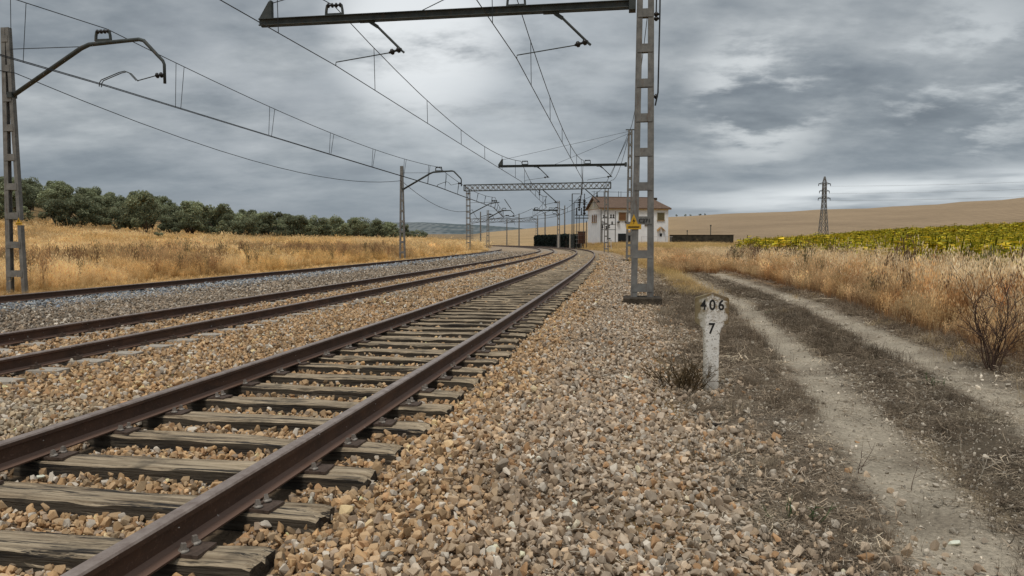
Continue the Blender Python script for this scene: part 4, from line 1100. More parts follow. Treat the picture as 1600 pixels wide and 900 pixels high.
# ================================================================== OVERHEAD WIRES
def wr(p): return .0075+.00021*max(0., math.hypot(p[0], p[1]))
def wire_path(pts, name, label, cat='wire', sag=0., mat='wire', segs=14, lift=None):
    out = []
    for a, b in zip(pts[:-1], pts[1:]):
        a = Vector(a); b = Vector(b)
        for i in range(segs):
            t = i/segs; p = a.lerp(b, t); p.z -= 4*sag*t*(1-t); out.append(p)
    out.append(Vector(pts[-1]))
    mb = MB(); mb.tube(out, [wr(p) for p in out], 5)
    return tag(mb.build(name, mat), label, cat), out
def catenary(sup, nc, zc, nm, zm, labels, sag=.85, pair=0., skip=()):
    C = [tp(s, n, z) for s, n, z in zip(sup, nc, zc)]; Ms = [tp(s, n, z) for s, n, z in zip(sup, nm, zm)]
    for k, e in enumerate((0,) if not pair else (-pair, pair)):
        wire_path([c+ndir(s_)*e for c, s_ in zip(C, sup)], 'contact_wire', labels[0] if not pair else labels[0]+(', left of its pair' if k == 0 else ', right of its pair'), 'wire', .02)
    ms, _ = wire_path(Ms, 'messenger_wire', labels[1], 'wire', sag)
    for i in range(len(sup)-1):
        L = (C[i+1]-C[i]).length; k = 6
        if i > 3: break
        for j in range(k):
            t = (j+.5)/k; c = C[i].lerp(C[i+1], t); m = Ms[i].lerp(Ms[i+1], t); m.z -= 4*sag*t*(1-t)
            dup = (0, .45) if pair else (0,)
            for dd in dup:
                tt = t+dd/L; c = C[i].lerp(C[i+1], tt); m = Ms[i].lerp(Ms[i+1], tt); m.z -= 4*sag*tt*(1-tt)
                if dup != (0,): c = c+ndir(sup[i])*(pair if dd == 0 else -pair)
                mb = MB(); mb.tube([m, c], [wr(m)*.75, wr(c)*.75], 4); mb.build('dropper', 'wire', ms)
sup = [-18, 17.75, 54, 97, 136, 190]
catenary(sup, [.1, .09, .1, -.1, -.2, 0], [5.9]*6, [.1, .07, .1, -.1, -.2, 0], [7.36]*6, ['contact wire above the near track', 'sagging messenger wire with droppers above the near track'])
catenary(sup, [-4.5, -4.47, -4.45, -4.4, -4.4, -4.4], [5.9]*6, [-4.5, -4.49, -4.45, -4.4, -4.4, -4.4], [7.36]*6, ['contact wire above the middle track', 'sagging messenger wire with droppers above the middle track'])
supl = [-20, 19.0, 58.5, 97, 138, 190]
catenary(supl, [-11.6, -11.78, -11.74, -11.4, -9.5, -8], [5.9]*6, [-11.65, -11.67, -11.6, -11.2, -9.3, -8], [7.45, 7.45, 7.45, 7.2, 7.2, 7.2], ['contact wire above the farthest left track', 'messenger wire with paired droppers above the farthest left track'], .55, .05)
wire_path([tp(-20, -14.65, 6.6), tp(19, -14.65, 6.35), tp(58.5, -14.7, 6.4), tp(97, -14.2, 5.6), tp(138, -12.4, 5.6)], 'feeder_wire', 'low sagging feeder wire strung along the left bracket masts', 'wire', 1.1)
wire_path([tp(-18, 3.5, 9.5), tp(17.75, 3.42, 9.4), tp(54, 3.45, 9.55), tp(97, 4, 9.4), tp(136, 2.4, 8.9)], 'feeder_wire', 'high feeder wire behind the tops of the right masts', 'wire', 1.0)
wire_path([tp(54, 3.45, 9.3), tp(100, 3.2, 8.6)], 'stay_wire', 'slanting stay wire from the second right mast to the portal', 'wire', .1)

# ================================================================== MILESTONE
def milestone():
    x, y = 2.03, 7.44; z = tz(x, y)
    rz = math.atan2(-x, y)*.85
    root = empty('milestone', (x, y, z), 'white concrete kilometre post reading 406 over 7, stained yellow', 'milestone', None, rz)
    w, hw = .076, .165; hz = 1.02
    prof = [(-w*1.05, -.25), (w*1.05, -.25), (w*1.0, .30), (w*1.05, .60), (w*1.25, .665), (hw, .715), (hw*1.01, .960), (hw*.98, .968), (0.008, hz), (-hw*.98, .968), (-hw*1.01, .960), (-hw, .715), (-w*1.25, .665), (-w*1.05, .60), (-w*1.0, .30)]
    bm = bmesh.new(); d = .06
    f = bm.faces.new([bm.verts.new((a, -d, b)) for a, b in prof]); e = bmesh.ops.extrude_face_region(bm, geom=[f])
    for v in [v for v in e['geom'] if isinstance(v, bmesh.types.BMVert)]: v.co.y = d
    bmesh.ops.recalc_face_normals(bm, faces=bm.faces)
    bmesh.ops.bevel(bm, geom=list(bm.edges), offset=.006, segments=2, affect='EDGES')
    me = bpy.data.meshes.new('post'); bm.to_mesh(me); bm.free()
    m, nt, b = new_mat('lichen_stained_paint')
    tc = nt.nodes.new('ShaderNodeTexCoord'); P = tc.outputs['Object']
    n1 = noise_tex(nt, P, 26, 6, .75); n2 = noise_tex(nt, P, 9, 5, .7); n3 = noise_tex(nt, P, 70, 3, .6)
    c = ramp(nt, n2, [(.3, (.66, .60, .51)), (.55, (.84, .80, .73))])
    c = mixc(nt, mrange(nt, n1, .56, .64, 0, .8), c, (.24, .18, .11))
    c = mixc(nt, mrange(nt, n3, .60, .66), c, (.08, .055, .035))
    n4 = noise_tex(nt, P, 16, 5, .8)
    sep = nt.nodes.new('ShaderNodeSeparateXYZ'); nt.links.new(P, sep.inputs[0])
    ax = math_n(nt, 'ABSOLUTE', sep.outputs[0])
    ed = mrange(nt, math_n(nt, 'ADD', ax, math_n(nt, 'MULTIPLY', math_n(nt, 'SUBTRACT', n2, .5), .22)),   .105, .135)
    up = mrange(nt, sep.outputs[2], .62, .72)
    c = mixc(nt, math_n(nt, 'MULTIPLY', math_n(nt, 'MULTIPLY', ed, up), .9), c, (.17, .105, .03))
    tp_ = mrange(nt, math_n(nt, 'ADD', math_n(nt, 'ADD', sep.outputs[2], math_n(nt, 'MULTIPLY', ax, .42)), math_n(nt, 'MULTIPLY', math_n(nt, 'SUBTRACT', n1, .5), .05)), .985, 1.01)
    c = mixc(nt, math_n(nt, 'MULTIPLY', tp_, .9), c, (.13, .08, .025))
    hd = math_n(nt, 'MULTIPLY', mrange(nt, sep.outputs[2], .70, .90), mrange(nt, n4, .46, .60)); c = mixc(nt, math_n(nt, 'MULTIPLY', hd, .85), c, (.22, .14, .055))
    lo = mrange(nt, math_n(nt, 'ADD', sep.outputs[2], math_n(nt, 'MULTIPLY', n1, .2)), .26, .12)
    c = mixc(nt, math_n(nt, 'MULTIPLY', lo, .5), c, (.20, .16, .11))
    lf = mrange(nt, math_n(nt, 'ADD', sep.outputs[0], math_n(nt, 'MULTIPLY', math_n(nt, 'SUBTRACT', n2, .5), .12)), -.035, -.07)
    c = mixc(nt, math_n(nt, 'MULTIPLY', lf, .5), c, (.24, .20, .11))
    nt.links.new(c, b.inputs['Base Color']); b.inputs['Roughness'].default_value = .92
    bump(nt, b, n1, .9, .006); me.materials.append(m); link('post', me, root)
    # painted figures, worn at the top
    m, nt, b = new_mat('worn_black_figures')
    tc = nt.nodes.new('ShaderNodeTexCoord'); n1 = noise_tex(nt, tc.outputs['Object'], 40, 4, .7)
    nt.links.new(mixc(nt, mrange(nt, n1, .60, .68), (.016, .014, .012), (.3, .26, .21)), b.inputs['Base Color']); b.inputs['Roughness'].default_value = .85
    M['figures'] = m
    for ch, xx, w_ in (('4', -.083, .80), ('0', .004, .88), ('6', .090, .85)):
        q = text_part(ch, .145, (xx, -d-.0015, .850), (R(90), 0, 0), 'figures', root, 'painted_figure', .001, w_)
    text_part('7', .15, (0.0, -d-.0015, .610), (R(90), 0, 0), 'figures', root, 'painted_figure', .001, .85)
    return root
milestone()

# ================================================================== STATION HOUSE
def house():
    c0 = Vector((16.8, 140.0, 1.15)); yaw = math.atan2(1.6, 8)
    root = empty('station_house', c0, 'white two storey station house with brown tiled roof behind the masts', 'house', None, yaw)
    Lx, Ly, He = 13.7, 8.2, 6.6; rid = 8.75
    mb = MB()
    mb.quadloop([[(0, 0, -1.2), (Lx, 0, -1.2), (Lx, Ly, -1.2), (0, Ly, -1.2)], [(0, 0, He), (Lx, 0, He), (Lx, Ly, He), (0, Ly, He)]], caps=False)
    mb.build('wall', 'whitewash', root)
    mb = MB(); mb.prism([(0.02, .15, He), (.02, Ly-.15, He), (.02, Ly/2, rid-.15)], (.3, 0, 0)); g = mb.build('gable', 'cream', root)
    mb = MB(); mb.bar((-.03, Ly/2, He+.3), (-.03, Ly/2, He+1.3), .5, .05, side=(0, 1, 0)); mb.build('gable_ornament', 'white_metal', g)
    # roof
    o = .45; m, nt, b = new_mat('clay_roof_tiles')
    tc = nt.nodes.new('ShaderNodeTexCoord'); n1 = noise_tex(nt, tc.outputs['Object'], 2.5, 6, .8); n2 = noise_tex(nt, tc.outputs['Object'], 9, 3, .7)
    c = ramp(nt, n1, [(.3, (.10, .062, .042)), (.5, (.165, .105, .07)), (.7, (.26, .18, .125))]); c = mixc(nt, mrange(nt, n2, .5, .7, 0, .5), c, (.10, .085, .06))
    wv = nt.nodes.new('ShaderNodeTexWave'); wv.inputs['Scale'].default_value = 1.4; nt.links.new(tc.outputs['Object'], wv.inputs['Vector'])
    c = mixc(nt, .35, c, mixc(nt, wv.outputs['Fac'], (.07, .04, .03), (.28, .17, .12)))
    nt.links.new(c, b.inputs['Base Color']); b.inputs['Roughness'].default_value = .9; bump(nt, b, wv.outputs['Fac'], .8, .08); M['tiles'] = m
    mb = MB(); xr = Lx-2.1; t = .16
    A = (-o, -o, He-.10); B = (Lx+o, -o, He-.10); C = (Lx+o, Ly+o, He-.10); D = (-o, Ly+o, He-.10); E1 = (-o, Ly/2, rid); E2 = (xr, Ly/2, rid)
    for poly in ([A, B, E2, E1], [B, C, E2], [C, D, E1, E2]):
        mb.prism(poly, (0, 0, t))
    rf = mb.build('roof', 'tiles', root)
    mb = MB(); mb.bar((-o, Ly/2, rid+t), (xr, Ly/2, rid+t), .3, .14); mb.build('ridge', 'tiles', rf)
    mb = MB(); mb.bar((-o+.05, -o+.1, He-.16), (Lx+o, -o+.1, He-.16), .14, .16, side=(0, 1, 0)); mb.bar((-o+.08, -o, He-.16), (-o+.08, Ly+o, He-.16), .14, .12, side=(1, 0, 0)); mb.build('eave_board', 'ochre', rf)
    for x, hgt in ((.6, 1.3), (xr+.1, 1.5)):
        mb = MB(); mb.tube([(x, Ly/2, rid+.1), (x, Ly/2, rid+.45), (x, Ly/2, rid+.55), (x, Ly/2, rid+.9), (x, Ly/2, rid+hgt)], [.22, .2, .12, .12, .02], 8); mb.build('finial', 'galv_dark', rf)
    mb = MB(); mb.box((xr+.7, Ly/2-.5, rid-.15), .9, .5, .5); mb.build('chimney', 'dark_concrete', rf)
    mb = MB()
    for z in (1.15,): mb.bar((-.5, Ly/2, rid+z), (9.0, Ly/2, rid+z), .06, .06)
    for x in (0, 2.0, 5.0, 5.5, 8.6, 9.0): mb.bar((x, Ly/2, rid+.1), (x, Ly/2, rid+1.3), .07, .07)
    mb.build('roof_rail', 'galv_dark', rf)
    def window(x0, x1, z0, z1, mat, lb=None, arch=False):
        mb = MB(); mb.bar(((x0+x1)/2, -.03, z0-.06), ((x0+x1)/2, -.03, z1+.1), x1-x0+.24, .06, side=(1, 0, 0)); f = mb.build('window', 'cream', root)
        if lb: f['label'] = lb
        mb = MB(); mb.bar(((x0+x1)/2, -.07, z0), ((x0+x1)/2, -.07, z1), x1-x0, .03, side=(1, 0, 0)); mb.build('shutter', mat, f)
        mb = MB(); mb.bar((x0-.12, -.1, z0-.08), (x1+.12, -.1, z0-.08), .16, .08, side=(0, 1, 0)); mb.build('sill', 'ochre', f)
    window(3.65, 5.05, 4.35, 5.75, 'shutter', 'window with brown shutter'); window(11.45, 12.85, 4.35, 5.75, 'olive_shutter', 'window with olive brown shutter')
    for k in range(3):
        y0 = 4.6-k*1.15; mb = MB(); pts = [(-.05, y0, 4.0), (-.05, y0+.7, 4.0), (-.05, y0+.7, 5.1), (-.05, y0+.55, 5.4), (-.05, y0+.35, 5.5), (-.05, y0+.15, 5.4), (-.05, y0, 5.1)]
        mb.prism(pts, (.04, 0, 0)); w = mb.build('arched_window', 'shutter', root)
        mb = MB(); mb.bar((-.08, y0-.1, 3.95), (-.08, y0+.8, 3.95), .1, .1); mb.build('sill', 'ochre', w)
    mb = MB(); mb.bar((4.3, -.04, 0), (4.3, -.04, 1.75), 1.6, .06, side=(1, 0, 0)); mb.build('garage_door', 'dark', root)
    mb = MB(); mb.prism([(5.45, -.06, 0), (6.25, -.06, 0), (6.25, -.06, 1.3), (6.1, -.06, 1.6), (5.85, -.06, 1.7), (5.6, -.06, 1.6), (5.45, -.06, 1.3)], (0, .05, 0)); d = mb.build('arched_door', 'dark', root)
    mb = MB(); mb.prism([(5.3, -.5, 2.0), (6.4, -.5, 2.0), (6.2, -.02, 2.3), (5.5, -.02, 2.3)], (0, 0, .1)); mb.build('door_canopy', 'ochre', d)
    # small tiled canopy and opening at lower right
    for sg in (-1, 1):
        mb = MB(); mb.prism([(12.15+sg*.1, -.5, 2.75), (12.15+sg*.85, -.5, 2.1), (12.15+sg*.75, -.03, 2.45), (12.15+sg*.1, -.03, 3.0)], (0, 0, .12)); mb.build('canopy', 'ochre', root)
    mb = MB(); mb.bar((12.2, -.04, 1.2), (12.2, -.04, 1.8), .45, .06, side=(1, 0, 0)); mb.build('hatch', 'dark', root)
    for x in (3.5, 5.1): 
        mb = MB(); mb.disc_stack((x, -.28, 3.75), (x, -.28, 4.05), [(0, .12), (.5, .3), (1, .26)], 8); mb.build('wall_insulator', 'insul', root)
    mb = MB(); mb.bar((9.6, -.06, 3.2), (9.6, -.06, 4.1), 1.5, .06, side=(1, 0, 0)); mb.build('grey_panel', 'concrete', root)
    mb = MB(); mb.tube([(.15, -.06, -.5), (.15, -.06, 6.2)], .06, 6); mb.build('downpipe', 'galv', root)
    return root
house()
# yard railing before the house
def railing(x0, x1, y, z, label):
    root = empty('railing', (x0, y, z), label, 'railing')
    mb = MB(); L = x1-x0
    for q in (.35, 1.45): mb.bar((0, 0, q), (L, 0, q), .05, .06)
    mb.build('rail_bar', 'white_metal', root)
    for i in range(int(L/1.5)+1):
        mb = MB(); mb.bar((i*1.5, 0, 0), (i*1.5, 0, 1.5), .09, .09, side=(1, 0, 0)); mb.build('post', 'white_metal', root)
    mb = MB()
    for i in range(int(L/.22)): mb.bar((i*.22, 0, .35), (i*.22, 0, 1.45), .025, .025, side=(1, 0, 0))
    mb.build('baluster', 'white_metal', root)
railing(24.2, 30.0, 137.5, tz(25, 137.5), 'white metal yard railing in front of the station house')

# hedges and boundary wall
def hedge(p0, p1, w, h, label, name='hedge', mat='hedge_leaf', group=None):
    p0 = Vector(p0); p1 = Vector(p1); L = (p1-p0).length; d = (p1-p0).normalized(); sd = Vector((-d.y, d.x, 0))
    z0 = tz(p0.x, p0.y)-.1
    root = empty(name, (p0.x, p0.y, z0), label, 'hedge', group)
    n = int(L*h*170); r = rng
    u = r.uniform(0, L, n); face = r.random(n)
    side = np.where(face < .45, -1, np.where(face < .6, 1, 0)); v = np.where(side != 0, side*w/2, r.uniform(-w/2, w/2, n)); z = np.where(side != 0, r.uniform(0, h, n), h)
    endm = face > .92; u = np.where(endm, np.where(r.random(n) < .5, 0, L), u); z = np.where(endm, r.uniform(0, h, n), z); 
    rd = np.clip((np.abs(u-L/2)-(L/2-.6))/.6, 0, 1)*np.clip((z-h+.6)/.6, 0, 1); z = z-.35*rd
    pos = np.stack([d.x*u+sd.x*v, d.y*u+sd.y*v, z], 1)+r.normal(0, .07, (n, 3))
    a = r.normal(size=(n, 3)); a /= np.linalg.norm(a, axis=1)[:, None]; b = np.cross(a, r.normal(size=(n, 3))); b /= np.linalg.norm(b, axis=1)[:, None]
    s = r.uniform(.08, .2, n)[:, None]; a *= s; b *= s*.6
    V = np.stack([pos-a, pos+b, pos+a, pos-b], 1).reshape(-1, 3)
    me = fast_mesh('foliage', V, np.arange(n*4).reshape(-1, 4), 4, M[mat])
    k = np.clip(.5+.5*z/h+r.normal(0, .3, n), .3, 1.6)[:, None]
    vcol(me, np.repeat(np.array((.014, .026, .020))*k, 4, 0)); link('foliage', me, root)
    mb = MB(); ww = w/2-.08
    mb.quadloop([[Vector((0, 0, q))+d*.1+sd*ww, Vector((0, 0, q))+d*(L-.1)+sd*ww, Vector((0, 0, q))+d*(L-.1)-sd*ww, Vector((0, 0, q))+d*.1-sd*ww] for q in (0, h-.15)]); mb.build('inner_twigs', 'stone_dark', root)
def P2(px, y): return Vector(((px-800)/1148*y, y, 0))
hedge(P2(839, 165), P2(871, 150), 1.4, 2.6, 'long dark clipped hedge with a rounded left end beside the curve', group=None)
hedge(P2(873.5, 147), P2(888, 142), 1.4, 2.7, 'short dark clipped hedge between two white posts')
hedge(P2(892, 140), P2(905, 136), 1.4, 2.7, 'dark clipped hedge nearest to the transformer frame')
for px, y, lb in ((872.3, 132, 'pale concrete post at the right end of the long hedge'), (890.3, 134, 'pale concrete post between the two short hedges'), (908, 134, 'pale concrete post right of the hedges')):
    p = P2(px, y); p.z = tz(p.x, p.y); mb = MB(); mb.bar((0, 0, -.2), (0, 0, 2.5), .22, .22, side=(1, 0, 0)); mb.bar((0, 0, 2.5), (0, 0, 2.62), .28, .28, side=(1, 0, 0)); o = mb.build('gate_post', 'conc_sleeper'); o.location = p; tag(o, lb, 'post')
# dark wall right of the house
p0, p1 = P2(1046, 141), P2(1145, 141); z = .85
root = empty('boundary_wall', (p0.x, p0.y, z), 'long dark stained boundary wall right of the station house', 'wall')
mb = MB(); mb.bar((0, 0, .8), (p1.x-p0.x, 0, .8), .3, 1.9, side=(0, 1, 0)); mb.build('wall_panel', simple('mossy_wall', (.018, .017, .012), (.075, .062, .042), 1.2, .95, 0, .6, .05), root)
mb = MB(); mb.bar((0, 0, 1.79), (p1.x-p0.x+.1, 0, 1.79), .42, .08, side=(0, 1, 0)); mb.build('coping', 'dark_concrete', root)
for px, y, h, lb in ((1073, 175, 3.0, 'short thin post in the stubble behind the boundary wall'), (1109.5, 160, 3.9, 'taller thin post in the stubble behind the boundary wall')):
    p = P2(px, y); p.z = tz(p.x, p.y); mb = MB(); mb.tube([(0, 0, -.2), (0, 0, h)], .09, 6); mb.box((0, 0, h-.15), .3, .12, .3); o = mb.build('post', 'galv_dark'); o.location = p; tag(o, lb, 'post')

# transformer and switchgear frame left of the house
def switchgear():
    c = P2(893, 132); c.z = tz(c.x, c.y)
    root = empty('transformer_frame', c, 'tall steel frame with insulator stacks and a transformer left of the house', 'transformer frame')
    sc = 132/1148
    def q(px, py): return Vector(((px-893)*sc, 0, H+(376-py)*sc-c.z))
    def post(px, y0, y1, w=.14, dy=0.):
        mb = MB(); a = q(px, y1); b = q(px, y0); a.y = b.y = dy; a.z = min(a.z, 0); mb.bar(a, b, w, w, side=(1, 0, 0)); return mb.build('post', 'galv_dark', root)
    for px, y0, w, dy in ((893.5, 303, .17, 0), (896.8, 317, .15, .6), (901, 332, .12, .2), (905.2, 336, .12, .8), (911.5, 325, .12, 0), (916.5, 345, .12, .5)): post(px, y0, 388, w, dy)
    mb = MB(); mb.bar(q(893, 303.5), q(905.5, 303.5), .1, .1); mb.bar(q(896, 317), q(917, 317), .1, .12); mb.bar(q(898, 336.5), q(919, 336.5), .1, .14); mb.bar(q(898, 341), q(919, 341), .4, .16); mb.build('crossbar', 'galv_dark', root)
    for px, a, b, r in ((904.5, 311, 330, .22), (912.5, 303, 316, .1), (912.5, 312, 336, .26), (900.5, 325, 336, .18), (908, 325, 336, .14)):
        mb = MB(); mb.disc_stack(q(px, a), q(px, b), insulator_prof(5, r*.4, r), 8); mb.build('insulator', 'insul', root)
    mb = MB(); mb.box(q(909, 371)+Vector((0, .6, 0)), 1.3, 1.1, 2.2); mb.build('transformer_tank', 'rustmetal', root)
    for k in range(5):
        mb = MB(); mb.box(q(904+k*2.2, 372), .08, .9, 1.9); mb.build('cooling_fin', 'rustmetal', root)
    mb = MB()
    for py in (362, 368, 374, 380): mb.bar(q(899, py), q(917, py), .07, .07)
    mb.build('guard_rail', 'galv', root)
switchgear()
def wall_frame():
    c = P2(938, 136); c.z = tz(c.x, c.y); sc = 136/1148
    root = empty('switch_frame', c, 'open steel switch frame with small insulators before the white wall', 'steel frame')
    def q(px, py, dy=0.): return Vector(((px-938)*sc, dy, H+(376-py)*sc-c.z))
    for px, y0, dy in ((938.5, 326, 0), (945, 300, .8), (949.5, 300, .8), (961, 330, 0), (941, 345, .5)):
        mb = MB(); a = q(px, 385, dy); mb.bar(a, q(px, y0, dy), .15, .12, side=(1, 0, 0)); mb.build('post', 'galv', root)
    mb = MB()
    for py in (341, 351, 359): mb.bar(q(938, py), q(962, py), .09, .1)
    mb.build('crossbar', 'galv_dark', root)
    for px, a, b in ((943, 336, 341), (943.5, 346, 351), (954, 335, 341), (958, 335, 341), (951, 351, 357), (947, 353, 359), (941, 352, 357), (956, 346, 351)):
        mb = MB(); mb.disc_stack(q(px, a), q(px, b), insulator_prof(2, .08, .2), 8); mb.build('insulator', 'insul', root)
wall_frame()
def trestle():
    c = P2(951, 112); c.z = tz(c.x, c.y); root = empty('marker_trestle', c, 'small white and red legged trestle board beside the track', 'trestle')
    for sg in (-1, 1):
        mb = MB(); mb.bar((sg*.38, 0, 0), (sg*.30, 0, 1.7), .09, .07, side=(1, 0, 0)); mb.build('leg', 'white_metal' if sg < 0 else 'white_metal', root)
    mb = MB(); mb.bar((-.45, 0, 1.55), (.45, 0, 1.55), .06, .22, side=(0, 1, 0)); mb.build('board', 'white_metal', root)
    mb = MB(); mb.bar((-.4, 0, .7), (.4, 0, .7), .06, .12, side=(0, 1, 0)); mb.bar((-.5, 0, .05), (.5, 0, .05), .2, .1, side=(0, 1, 0)); mb.build('crosspiece', 'rustmetal', root)
    mb = MB(); mb.bar((-.25, 0, 1.85), (.25, 0, 1.85), .2, .2); mb.build('lamp_box', 'black', root)
trestle()

# ================================================================== PYLON
def pylon():
    y = 285; x = (1285-800)/1148*y; z = tz(x, y)
    root = empty('electricity_pylon', (x, y, z), 'lattice electricity pylon standing at the foot of the golden hill', 'pylon')
    Ht = H+(376-277)/1148*y - z
    w = lambda t: np.interp(t, [0, .5, .6, .9, 1], [1.45, .72, .62, .55, .12])
    mb = MB()
    lv = [0, .13, .25, .36, .46, .55, .62, .69, .76, .83, .9, 1]
    for q in ((-1, -1), (1, -1), (1, 1), (-1, 1)):
        for a, b in zip(lv[:-1], lv[1:]): mb.bar((q[0]*w(a), q[1]*w(a), a*Ht), (q[0]*w(b), q[1]*w(b), b*Ht), .22, .22)
    mb.build('corner_leg', 'galv', root)
    mb = MB()
    for a, b in zip(lv[:-1], lv[1:]):
        for p, r in (((-1, -1), (1, -1)), ((1, -1), (1, 1)), ((1, 1), (-1, 1)), ((-1, 1), (-1, -1))):
            mb.bar((p[0]*w(a), p[1]*w(a), a*Ht), (r[0]*w(b), r[1]*w(b), b*Ht), .13, .13); mb.bar((r[0]*w(a), r[1]*w(a), a*Ht), (p[0]*w(b), p[1]*w(b), b*Ht), .13, .13)
            mb.bar((p[0]*w(b), p[1]*w(b), b*Ht), (r[0]*w(b), r[1]*w(b), b*Ht), .12, .12)
    mb.build('bracing', 'galv', root)
    ends = []
    for t, L in ((.88, 2.3), (.76, 1.9), (.64, 2.3)):
        mb = MB(); mb.bar((-L, 0, t*Ht), (L, 0, t*Ht), .25, .3, side=(0, 1, 0)); mb.bar((-L, 0, t*Ht), (0, 0, t*Ht+.9), .12, .12); mb.bar((L, 0, t*Ht), (0, 0, t*Ht+.9), .12, .12); arm = mb.build('crossarm', 'galv_dark', root)
        for sg in (-1, 1):
            mb = MB(); mb.disc_stack((sg*L, 0, t*Ht), (sg*L, 0, t*Ht-.9), insulator_prof(3, .08, .18), 6); mb.build('insulator', 'insul', arm); 
            if sg > 0: ends.append((x+sg*L, y, z+t*Ht-.9))
    for e, nm in zip(ends, ('highest', 'middle', 'lowest')):
        mb = MB(); pts = []
        for i in range(30):
            t = i/29; pts.append((e[0]+t*210, e[1]-t*25, e[2]+t*11-4*3.*t*(1-t)))
        mb.tube(pts, .028, 4); tag(mb.build('power_line', 'galv'), '%s thin power line running right from the pylon' % nm, 'wire')
pylon()

# ================================================================== SINGLE PLANTS AND LUMPS
def shrub(name, pos, h, w, n, mat, label, cat, seed, depth=3, rad=.006, rz=0, up=1.):
    r = random.Random(seed); mb = MB()
    def br(p, d, L, rd, lev):
        pts = [p]; q = p.copy(); dd = d.copy()
        for i in range(4):
            dd = (dd+Vector((r.gauss(0, .18), r.gauss(0, .18), r.gauss(.05*up, .1)))).normalized(); q = q+dd*L/4; pts.append(q.copy())
        mb.tube(pts, [rd*(1-.18*i) for i in range(5)], 4)
        if lev > 0:
            for _ in range(r.randint(3, 5)):
                t = r.randint(1, 4); nd_ = (dd+Vector((r.gauss(0, .6), r.gauss(0, .6), r.gauss(.1*up, .4)))).normalized(); br(pts[t], nd_, L*r.uniform(.35, .6), rd*.55, lev-1)
    for _ in range(n):
        a = r.uniform(0, 6.28); k = r.uniform(0, w); br(Vector((math.cos(a)*k*.2, math.sin(a)*k*.2, -.02)), Vector((math.cos(a)*k, math.sin(a)*k, 1.)).normalized() if up > 0 else Vector((math.cos(a), math.sin(a), .25)).normalized(), h*r.uniform(.6, 1.), rad, depth-1)
    o = mb.build(name, mat); o.location = (pos[0], pos[1], tz(*pos)); return tag(o, label, cat)
shrub('dry_shrub', (5.75, 8.7), .98, .45, 17, 'drystem', 'dark brown leafless shrub in the grass at the right edge', 'shrub', 3, 3, .0085)
shrub('dry_bush', (1.79, 7.5), .30, 1.1, 60, simple('brown_bush', (.05, .033, .015), (.15, .10, .045), 14, .9), 'small dark brown dry bush left of the milestone foot', 'bush', 8, 3, .006, up=.45)
shrub('dried_thistle', (2.95, 4.75), .26, .5, 3, 'palestem', 'bleached branching thistle stalk between the ruts at lower right', 'thistle', 12, 3, .004)
shrub('thin_weed', (2.35, 4.9), .30, .2, 2, 'drystem', 'thin brown upright weed stalk left of the bleached thistle', 'weed', 14, 2, .003)
shrub('thin_weed', (2.55, 4.6), .22, .2, 1, 'drystem', 'lone thin brown weed stalk just below the bleached thistle', 'weed', 15, 2, .003)
for px, y, lb, k in ((1205, 15.5, 'small green weed on the left wheel rut far up the road', 21), (1462, 7.9, 'small green weed at the right wheel rut', 22), (1245, 4.0, 'small green sprig among the dead weeds at lower right', 23)):
    shrub('green_weed', ((px-800)/1148*y, y), .12, .7, 7, 'greenweed', lb, 'weed', k, 2, .005)
for i, (px, py, sc, mat, lb) in enumerate(((1120, 662, .075, 'stone_dark', 'dark clod of earth below the milestone'), (1168, 767, .06, 'stone_dark', 'dark broken clod among pale stones right of centre'), (1048, 815, .03, 'stone_dark', None))):
    if not lb: continue
    y = 1148*1.5/(py-376); x = (px-800)/1148*y
    o = link('earth_clod', rock_mesh(40+i)); o.data.materials.clear(); o.data.materials.append(M[mat]); o.location = (x, y, tz(x, y)+.02); o.scale = (sc*2, sc, sc*.8); tag(o, lb, 'clod')

